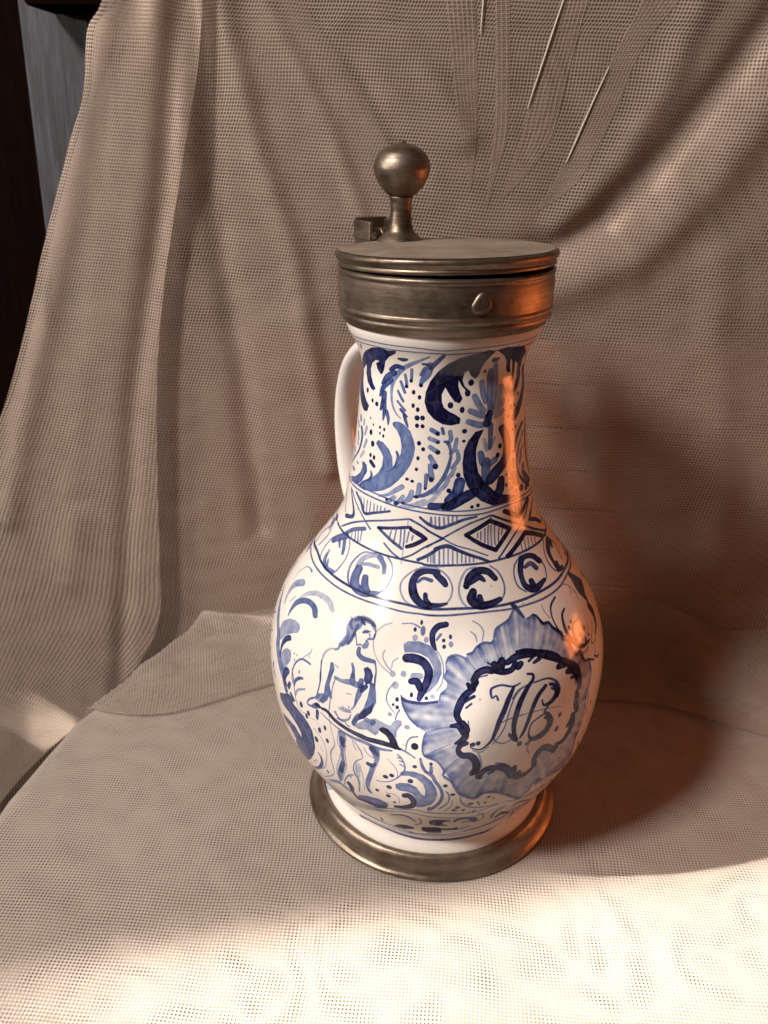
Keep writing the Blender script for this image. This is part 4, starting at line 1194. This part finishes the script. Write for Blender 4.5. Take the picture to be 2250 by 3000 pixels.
# grey painted panel at the left edge of the picture, a near-black slab behind it painting the gap's shade
door = thing("painted_panel", (-0.30, 0.36, -0.2), "weathered blue grey painted board panel behind the curtain's left edge", "panel")
for k_, x in enumerate((-0.0475, 0.030, 0.1075)):
    bev_box("board", (x, 0.0, 0.36), (0.0765, 0.016, 0.90), M_DOOR, door, 0.002)
door.rotation_euler = (0, math.radians(1.2), 0)
slab = bev_box("gap_shade_slab", (-0.50, 0.47, 0.10), (0.26, 0.05, 1.60), M_NEAR_BLACK, None, 0.004)
slab['label'] = "nearly black slab painting the dark gap at the left edge beside the grey panel"
slab['category'] = "slab"
blk = bev_box("wooden_block", (-0.309, 0.327, 0.498), (0.074, 0.05, 0.086), M_NEAR_BLACK, None, 0.010)
blk['label'] = "dark wooden block fixed high on the grey painted panel"
blk['category'] = "block"


# ------------------------------------------------------------------ net cloth
def poly_dist(x, z, pts):
    P = np.array(pts, float)
    d = np.full(x.shape, 1e9)
    s = np.zeros(x.shape)
    for a, b in zip(P[:-1], P[1:]):
        ab = b - a
        t = ((x - a[0]) * ab[0] + (z - a[1]) * ab[1]) / (ab @ ab)
        tc = np.clip(t, 0, 1)
        dx, dz = x - a[0] - tc * ab[0], z - a[1] - tc * ab[1]
        q = np.hypot(dx, dz)
        sg = np.sign(ab[0] * dz - ab[1] * dx)
        m = q < d
        d = np.where(m, q, d)
        s = np.where(m, sg * q, s)
    return d, s


def waves(x, y, n, f0, f1, seed):
    r = np.random.default_rng(seed)
    o = np.zeros(np.shape(x))
    for _ in range(n):
        a = r.uniform(0, 2 * math.pi)
        f = r.uniform(f0, f1)
        o += np.sin(2 * math.pi * f * (math.cos(a) * x + math.sin(a) * y) + r.uniform(0, 6.28))
    return o / math.sqrt(n)


# ridge (+) and valley (-) lines of the drape, in metres across and up
FOLDS = [
    ([(-0.155, 0.47), (-0.129, 0.358), (-0.107, 0.295), (-0.085, 0.15)], 0.008, 0.011),
    ([(-0.161, 0.47), (-0.162, 0.339), (-0.148, 0.219), (-0.14, 0.10)], 0.009, -0.012),
    ([(-0.140, 0.47), (-0.085, 0.375), (-0.055, 0.30)], 0.006, 0.007),
    ([(-0.125, 0.47), (-0.07, 0.41), (-0.03, 0.35)], 0.007, -0.008),
    ([(-0.100, 0.47), (-0.040, 0.42), (0.0, 0.37)], 0.009, 0.008),
    ([(0.190, 0.47), (0.165, 0.429), (0.122, 0.364), (0.087, 0.323), (0.057, 0.306), (0.02, 0.295)], 0.010, -0.013),
    ([(0.225, 0.47), (0.190, 0.41), (0.147, 0.345), (0.108, 0.300), (0.06, 0.280)], 0.014, 0.014),
    ([(0.135, 0.47), (0.115, 0.40), (0.090, 0.355), (0.06, 0.32)], 0.009, 0.007),
    ([(0.161, 0.30), (0.188, 0.169), (0.206, 0.04)], 0.012, 0.007),
    ([(-0.175, 0.47), (-0.215, 0.33), (-0.255, 0.19), (-0.29, 0.05)], 0.012, 0.009),
    ([(-0.190, 0.47), (-0.195, 0.40), (-0.235, 0.26), (-0.27, 0.12)], 0.010, -0.007),
    ([(-0.170, 0.45), (-0.190, 0.33), (-0.222, 0.20), (-0.245, 0.05), (-0.27, -0.1)], 0.008, -0.011),
    ([(-0.205, 0.46), (-0.235, 0.37), (-0.285, 0.23), (-0.33, 0.10)], 0.009, 0.008),
    ([(-0.115, 0.25), (-0.10, 0.10), (-0.095, 0.0)], 0.014, 0.006),
    ([(0.10, 0.22), (0.11, 0.10), (0.115, 0.0)], 0.016, 0.006),
]
LEFT_EDGE = np.array([(-0.200, 0.48), (-0.2148, 0.4344), (-0.2263, 0.4264), (-0.2289, 0.413), (-0.232, 0.3889), (-0.2441, 0.3655), (-0.2544, 0.3414),
                      (-0.2723, 0.2986), (-0.2881, 0.2575), (-0.3085, 0.2087), (-0.3317, 0.164), (-0.3677, 0.0885), (-0.3976, 0.0155), (-0.43, -0.10), (-0.46, -0.30)])


def soften(P):
    P = np.array(P)
    for _ in range(3):                                   # corner cutting
        Q = [P[0]]
        for a, b in zip(P[:-1], P[1:]):
            Q += [0.75 * a + 0.25 * b, 0.25 * a + 0.75 * b]
        P = np.array(Q + [P[-1]])
    return P


LEFT_EDGE = soften(LEFT_EDGE)


def left_x(z):
    return np.interp(z, LEFT_EDGE[::-1, 1], LEFT_EDGE[::-1, 0])


def drape_y(x, z, base):
    y = np.full(x.shape, base)
    for pts, w, a in FOLDS:
        d, s = poly_dist(x, z, pts)
        y -= 0.42 * a * np.exp(-(d / w) ** 2)
    y -= 0.0011 * waves(x, z * 0.30, 9, 4, 16, 3)
    y -= 0.00018 * waves(x, z * 0.5, 9, 20, 45, 4)
    return y


def drape(name, xl, xr, ztop, zbot, base, mat, parent, nu, nv, flow=True, flat=0.0):
    u = np.linspace(0, 1, nu)
    v = np.linspace(0, 1, nv)
    uu, vv = np.meshgrid(u, v, indexing='ij')
    f0 = xl(np.zeros(1))[0] + (xr(np.zeros(1))[0] - xl(np.zeros(1))[0]) * uu     # where this thread meets table height
    low = np.minimum(zbot * (1 - sstep(f0, -0.210, -0.165)) + 0.0006 * sstep(f0, -0.210, -0.165), 0.0006) if flow else zbot
    s = ztop + (low - ztop) * vv                       # path height; continues below 0 along the table
    zq = np.maximum(s, -0.30)
    X0, X1 = xl(zq), xr(zq)
    x = X0 + (X1 - X0) * uu
    y = drape_y(x, np.maximum(s, -0.25), base)
    z = s.copy()
    y = y - flat
    wid = 0.65
    UV = np.stack([uu * wid * (X1 - X0).mean() / 0.72, s], -1).reshape(-1, 2)
    Vt = np.stack([x, y, z], -1).reshape(-1, 3)
    return mesh_obj(name, Vt, grid_faces(nu, nv), mat, parent, UV)


curtain = thing("net_curtain", (0, 0, 0), "sheer beige net curtain gathered in folds behind the jug", "curtain")
drape("drape", left_x, lambda z: np.full(z.shape, 0.46), 0.50, -0.30, 0.150, M_NET1, curtain, 420, 340)
L1L = lambda z: left_x(z) + 0.001
E1 = np.array([(-0.1480, 0.50), (-0.1546, 0.4478), (-0.162, 0.4033), (-0.1746, 0.3523), (-0.1929, 0.2819), (-0.2035, 0.2195), (-0.2093, 0.151), (-0.2146, 0.0754),
               (-0.2182, 0.0176), (-0.2425, -0.0283), (-0.2975, -0.0895), (-0.3354, -0.123), (-0.40, -0.20), (-0.455, -0.31)])
E1 = soften(E1)
drape("overlapping_fold", L1L, lambda z: np.interp(z, E1[::-1, 1], E1[::-1, 0]), 0.50, -0.29, 0.141, M_NET3, curtain, 150, 340, False, 0.003)
E2 = np.array([(-0.085, 0.50), (-0.1073, 0.4488), (-0.0916, 0.426), (-0.0698, 0.4), (-0.0484, 0.3654), (-0.0376, 0.334), (-0.0377, 0.2863), (-0.050, 0.225), (-0.095, 0.13), (-0.118, 0.027), (-0.125, -0.05)])
E2 = soften(E2)
drape("inner_layer", lambda z: left_x(z) + 0.03, lambda z: np.interp(z, E2[::-1, 1], E2[::-1, 0]), 0.50, -0.19, 0.162, M_NET2, curtain, 200, 300)
drape("inner_layer", lambda z: np.interp(z, [-0.05, 0.10, 0.18, 0.30, 0.36, 0.45, 0.55], [0.16, 0.14, 0.08, 0.055, 0.085, 0.15, 0.22]), lambda z: np.full(z.shape, 0.46), 0.50, -0.02, 0.163, M_NET2, curtain, 160, 260)

# where the curtain reaches the table it spreads forward in a loose single layer
nu_, nv_ = 260, 70
uu_, vv_ = np.meshgrid(np.linspace(0, 1, nu_), np.linspace(0, 1, nv_), indexing='ij')
xs_ = -0.290 + 0.74 * uu_
reach = 0.058 + 0.020 * waves(uu_ * 0.66, uu_ * 0, 6, 3, 9, 90) + 0.030 * sstep(-xs_, 0.08, 0.19)
ys_ = 0.1485 - reach * vv_ ** 1.25 - 0.004 * np.sin(math.pi * vv_) * waves(xs_, vv_ * 0.03, 6, 6, 16, 91)
zs_ = 0.0034 + (0.042 + 0.007 * waves(uu_, uu_ * 0, 5, 3, 9, 95)) * (0.38 + 0.62 * sstep(xs_, -0.22, -0.08)) * (1 - vv_) ** 2.6 + 0.0022 * np.clip(waves(xs_, ys_ * 1.5, 6, 14, 34, 92), -0.9, 1.5) * np.sin(math.pi * np.clip(vv_ * 1.15, 0, 1))
O6_ = np.array(outl[:6])
over_ = np.maximum(0, np.interp(ys_, O6_[:, 1], O6_[:, 0]) + 0.004 - xs_)
zs_ = zs_ - 1.5 * np.maximum(0, over_ - 0.006) - 25 * np.minimum(over_, 0.012) ** 2
xs_ = xs_ + 0.55 * np.maximum(0, over_ - 0.012)
ys_ = np.where(vv_ < 0.25, np.minimum(ys_, drape_y(xs_, zs_, 0.1478)), ys_)
mesh_obj("spread_hem", np.stack([xs_, ys_, zs_], -1).reshape(-1, 3), grid_faces(nu_, nv_), M_HEM, curtain, np.stack([xs_, vv_ * 0.14], -1).reshape(-1, 2))

# narrow flattened pleats where the gathered net doubles over itself
PLEATS = [
    ([(0.010, 0.49), (0.0125, 0.4242), (0.0159, 0.3928), (0.0155, 0.3659), (0.0152, 0.3507), (0.0140, 0.325)], [(0.016, 0.49), (0.0216, 0.4243), (0.0247, 0.3929), (0.0243, 0.3661), (0.0185, 0.3482), (0.0141, 0.325)]),
    ([(0.058, 0.49), (0.0501, 0.4456), (0.044, 0.4188), (0.0362, 0.3919), (0.0318, 0.3662), (0.0276, 0.351), (0.0235, 0.335)], [(0.073, 0.49), (0.0652, 0.4457), (0.0594, 0.419), (0.0542, 0.3838), (0.0494, 0.3653), (0.036, 0.3472), (0.0236, 0.335)]),
    ([(0.112, 0.49), (0.0960, 0.445), (0.0798, 0.4101), (0.0744, 0.3961), (0.0691, 0.3804), (0.063, 0.3644), (0.0554, 0.3465), (0.045, 0.328)], [(0.142, 0.49), (0.119, 0.447), (0.0964, 0.4194), (0.0889, 0.3904), (0.0789, 0.3659), (0.0704, 0.3468), (0.0579, 0.3362), (0.0451, 0.328)]),
    ([(-0.024, 0.49), (-0.0074, 0.3852), (-0.0029, 0.3655), (0.0034, 0.3414)], [(-0.004, 0.49), (0.006, 0.3854), (0.0063, 0.3657), (0.0043, 0.3401)]),
]


for pl, pr in PLEATS:
    pl, pr = soften(pl), soften(pr)
    drape("pleat", lambda z, q=pl: np.interp(z, q[::-1, 1], q[::-1, 0]), lambda z, q=pr: np.interp(z, q[::-1, 1], q[::-1, 0]), 0.49, max(pl[-1, 1], pr[-1, 1]) - 0.001, 0.1496, M_PLEAT, curtain, 26, 90, False)

# thin tubes added along folded edges, coloured bright as painted glints
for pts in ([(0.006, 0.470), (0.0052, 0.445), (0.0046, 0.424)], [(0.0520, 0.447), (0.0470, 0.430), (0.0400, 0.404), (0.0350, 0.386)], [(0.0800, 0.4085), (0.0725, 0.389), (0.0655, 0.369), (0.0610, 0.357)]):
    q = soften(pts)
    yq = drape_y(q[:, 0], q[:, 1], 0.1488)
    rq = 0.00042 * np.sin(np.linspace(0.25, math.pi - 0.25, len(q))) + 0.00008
    tube("crease_glint", np.stack([q[:, 0], yq, q[:, 1]], -1), rq, M_GLINT, curtain, 8)



def table_cloth(name, lift, mat, parent, seed, amp):
    nx, ny = 330, 330
    xs = np.linspace(-0.30, 0.37, nx)
    ys = np.linspace(-0.345, 0.168, ny)
    x, y = np.meshgrid(xs, ys, indexing='ij')
    O_ = np.array(outl[:6])
    ex = np.interp(y, O_[:, 1], O_[:, 0])                # table edge
    over = np.maximum(0, ex + 0.006 - x)                 # cloth beyond the left edge turns down
    rr = np.hypot(x, y)
    quiet = sstep(rr, 0.074, 0.13)
    w = np.clip(0.5 + 0.33 * waves(x * 0.55 + 0.25 * y, y, 7, 7, 18, seed), 0, 1.3) ** 1.6
    w2 = np.clip(0.5 + 0.5 * waves(x * 0.6, y, 7, 25, 50, seed + 1), 0, 1)
    front = 0.45 + 0.55 * sstep(-y, 0.02, 0.16)
    back = sstep(x, -0.19, -0.11) * sstep(y, 0.085, 0.172) ** 1.5 * (0.75 + 0.35 * np.clip(waves(x, y * 0.3, 5, 5, 14, 77), -1, 1))
    z = lift + 0.026 * back + amp * quiet * (0.8 * w * front + 0.22 * w2)
    ang = np.clip(over / 0.010, 0, math.pi / 2)
    xo = np.where(over > 0, ex + 0.006 - 0.010 * np.sin(ang) - np.maximum(0, over - 0.0157) * 0.06, x)
    zo = np.where(over > 0, z - 0.010 * (1 - np.cos(ang)) - np.maximum(0, over - 0.0157) * 2.2, z)
    V_ = np.stack([xo, y, zo], -1).reshape(-1, 3)
    UV = np.stack([x, y], -1).reshape(-1, 2)
    return mesh_obj(name, V_, grid_faces(nx, ny), mat, parent, UV)


cloth = thing("net_tablecloth", (0, 0, 0), "doubled beige net cloth spread under the jug, its front in bright sun", "tablecloth")
table_cloth("upper_layer", -0.0006, M_CLOTH1, cloth, 31, 0.0030)
table_cloth("lower_layer", -0.0032, M_CLOTH2, cloth, 51, 0.0016)

# ------------------------------------------------------------------ the jug
jug = thing("faience_jug", (0, 0, 0), "white faience jug painted in cobalt blue with a pewter lid and foot", "jug")

# body
nth, nz = 288, 300
th = np.linspace(math.radians(-270), math.radians(90), nth + 1)
zb = np.linspace(Z0, Z1, nz)
rb = spline(ZK, RK, zb)
tt, z_ = np.meshgrid(th, zb, indexing='ij')
r_ = np.broadcast_to(rb, tt.shape) * (1 + 0.0025 * np.sin(2 * tt + 0.7) * sstep(z_, 0.03, 0.1))
V = jug_place(r_ * np.cos(tt), r_ * np.sin(tt), z_).reshape(-1, 3)
UV = np.stack([(tt - th[0]) / (2 * math.pi), (z_ - Z0) / (Z1 - Z0)], -1).reshape(-1, 2)
mesh_obj("body", V, grid_faces(nth + 1, nz), M_GLAZE, jug, UV)

# pewter foot ring
foot = lathe("foot_ring", dense([(0.055, 0.0004), (0.0748, 0.0004), (0.0754, 0.0011), (0.0750, 0.0022), (0.0736, 0.0034), (0.0722, 0.0058), (0.0714, 0.0082), (0.0703, 0.0106),
                           (0.0690, 0.0121), (0.0674, 0.0126), (0.0662, 0.0122), (0.0656, 0.0100)]), M_PEWTER, jug, 160, 0.00055, 3)

# pewter collar round the mouth
collar = lathe("collar", dense([(0.0440, 0.2899), (0.0470, 0.2889), (0.0486, 0.2899), (0.0497, 0.2919), (0.0503, 0.2923), (0.0507, 0.2937), (0.0503, 0.2950),
                                (0.0507, 0.2955), (0.0513, 0.2967), (0.0510, 0.2979), (0.0508, 0.2983), (0.0509, 0.3017), (0.0511, 0.3057), (0.0510, 0.3102),
                                (0.0508, 0.3119), (0.0514, 0.3127), (0.0513, 0.3141), (0.0500, 0.3147), (0.0475, 0.3145), (0.0470, 0.3057)], 4), M_PEWTER, jug, 160, 0.00022, 5)


def blob(name, ang, z, r, size, bulge, mat, parent, seed):
    """a flattened irregular boss lying on the collar"""
    n, m = 22, 7
    rg = np.random.default_rng(seed)
    ph = rg.random(4) * 6.28
    V_, F_ = [], []
    for i in range(m):
        f = i / (m - 1)
        for q in range(n):
            w = 2 * math.pi * q / n
            k = 1 + 0.09 * math.sin(2 * w + ph[0]) + 0.06 * math.sin(3 * w + ph[1])
            rad = size * k * (1 - f) ** 0.8 if f < 1 else 0
            hh = bulge * (1 - (1 - f) ** 3.2)
            hh -= 0.35 * bulge * max(0, f - 0.45)
            a = ang + rad * math.cos(w) / r
            zz_ = z + rad * math.sin(w)
            R_ = r - 0.0008 + hh + 0.0008 * (i > 0)
            V_.append(jug_place(R_ * math.cos(a), R_ * math.sin(a), zz_))
    F_ = [(i * n + q, i * n + (q + 1) % n, (i + 1) * n + (q + 1) % n, (i + 1) * n + q) for i in range(m - 1) for q in range(n)]
    return mesh_obj(name, V_, F_, mat, parent)


blob("rivet", math.radians(-71), 0.3045, 0.0512, 0.0049, 0.0011, M_PEWTER, collar, 4)

# lid, standing slightly open at the front
HA = math.radians(126)
HD = (math.cos(HA), math.sin(HA), 0)
LIFT = 0.022
lid = lathe("lid", dense([(0.0430, 0.3145), (0.0500, 0.3139), (0.0512, 0.3142), (0.0511, 0.3155), (0.0507, 0.3160), (0.0514, 0.3169), (0.0522, 0.3185), (0.0520, 0.3198),
                          (0.0512, 0.3205), (0.0500, 0.3205), (0.030, 0.3209), (0.012, 0.3211), (0.0, 0.3211)], 4), M_PEWTER, jug, 160, 0.00010, 9, LIFT, HD)
top = lathe("lid_top", [(0.0503, 0.3208), (0.045, 0.3210), (0.030, 0.3213), (0.012, 0.3214), (0.0, 0.3214)], M_DULL, lid, 96, 0.0, 1, LIFT, HD)


def on_handle(rad, z, side_=0.0):
    x = rad * HD[0] - side_ * HD[1]
    y = rad * HD[1] + side_ * HD[0]
    return jug_place(x, y, z)


# thumb piece: stem and acorn-shaped ball over the hinge
def local_lathe(name, prof, centre, mat, parent, n=48):
    P = dense(prof, 4)
    th_ = np.linspace(0, 2 * math.pi, n, endpoint=False)
    V_ = np.concatenate([np.stack([P[:, 0] * math.cos(t) + centre[0], P[:, 0] * math.sin(t) + centre[1], P[:, 1] + centre[2]], -1) for t in th_])
    return mesh_obj(name, V_, grid_faces(n, len(P), True), mat, parent)


bc = on_handle(0.0410, 0.3190)
stem = local_lathe("thumb_stem", [(0.0, -0.004), (0.0145, -0.004), (0.0140, 0.0005), (0.0118, 0.0028), (0.0098, 0.0050), (0.0070, 0.0072), (0.0058, 0.0105), (0.0052, 0.0170),
                                  (0.0054, 0.0215), (0.0062, 0.0240), (0.0, 0.0244)], (bc[0], bc[1], bc[2] - 0.0005), M_PEWTER, jug)
local_lathe("ball", [(0.0000, 0.0245), (0.0053, 0.0255), (0.0078, 0.0272), (0.0114, 0.0312), (0.0133, 0.0351), (0.0141, 0.0384), (0.0135, 0.0421), (0.0114, 0.0456),
                     (0.0082, 0.0480), (0.0043, 0.0493), (0.0020, 0.0499), (0.0012, 0.0509), (0.0000, 0.0512)], (bc[0], bc[1], bc[2] - 0.0025), M_PEWTER, stem)

# hinge behind the lid: a small open box with its knuckles
hinge = thing_h = bpy.data.objects.new("hinge", None)
COL.objects.link(hinge)
hinge.parent = jug


def hbox(name, rad, z, side_, s, bevel=0.0008):
    p = on_handle(rad, z, side_)
    return bev_box(name, p, s, M_PEWTER, hinge, bevel, HA)


hbox("base_plate", 0.0605, 0.3185, 0.0, (0.022, 0.019, 0.0035))
hbox("side_plate", 0.0630, 0.3250, 0.0088, (0.017, 0.0022, 0.0095))
hbox("side_plate", 0.0630, 0.3250, -0.0088, (0.017, 0.0022, 0.0095))
hbox("end_plate", 0.0710, 0.3255, 0.0, (0.0022, 0.0195, 0.0105))
kn = []
for sgn in (-1, 0, 1):
    c0, c1 = on_handle(0.0580, 0.3225, sgn * 0.0060 - 0.0027), on_handle(0.0580, 0.3225, sgn * 0.0060 + 0.0027)
    tube("knuckle", [c0 + (c1 - c0) * t for t in (0, 0.08, 0.5, 0.92, 1)], [0.0034, 0.0040, 0.0040, 0.0040, 0.0034], M_PEWTER, hinge, 18)

# handle: a flattened strap rising from the shoulder to the neck
hp = np.array([(0.038, 0.268), (0.054, 0.2675), (0.070, 0.262), (0.0835, 0.250), (0.0920, 0.233), (0.0955, 0.214), (0.0945, 0.195), (0.0905, 0.178), (0.0835, 0.164), (0.072, 0.157), (0.060, 0.158)])
hp[:, 0] = 0.038 + (hp[:, 0] - 0.038) * 1.22
tq = np.linspace(0, len(hp) - 1, 60)
Ec = np.vstack([2 * hp[0] - hp[1], hp, 2 * hp[-1] - hp[-2]])
path = []
for t in tq:
    i = min(int(t), len(hp) - 2)
    f = t - i
    a, b, c, d = Ec[i:i + 4]
    path.append(0.5 * (2 * b + (c - a) * f + (2 * a - 5 * b + 4 * c - d) * f * f + (3 * b - a - 3 * c + d) * f ** 3))
path = np.array(path)
P3 = np.array([on_handle(p[0] - 0.0045, p[1]) for p in path])
rad_ = 0.0088 + 0.0016 * np.cos(np.linspace(0, 2 * math.pi, 60))
handle = tube("handle", P3, rad_, M_WHITE, jug, 28, 0.56, (-HD[1], HD[0], 0))
# pewter strap that runs from the hinge down on to the handle
hs = [on_handle(p, z) for p, z in ((0.0660, 0.3150), (0.0680, 0.3050), (0.0670, 0.2900), (0.0680, 0.2780), (0.0720, 0.2680), (0.0770, 0.2620))]
tube("hinge_strap", hs, [0.0075, 0.0078, 0.0078, 0.0080, 0.0085, 0.0070], M_PEWTER, hinge, 16, 0.30, (-HD[1], HD[0], 0))
tube("handle_band", P3[2:9], [0.0128, 0.0134, 0.0136, 0.0136, 0.0135, 0.0132, 0.0124], M_PEWTER, handle, 24, 0.62, (-HD[1], HD[0], 0))
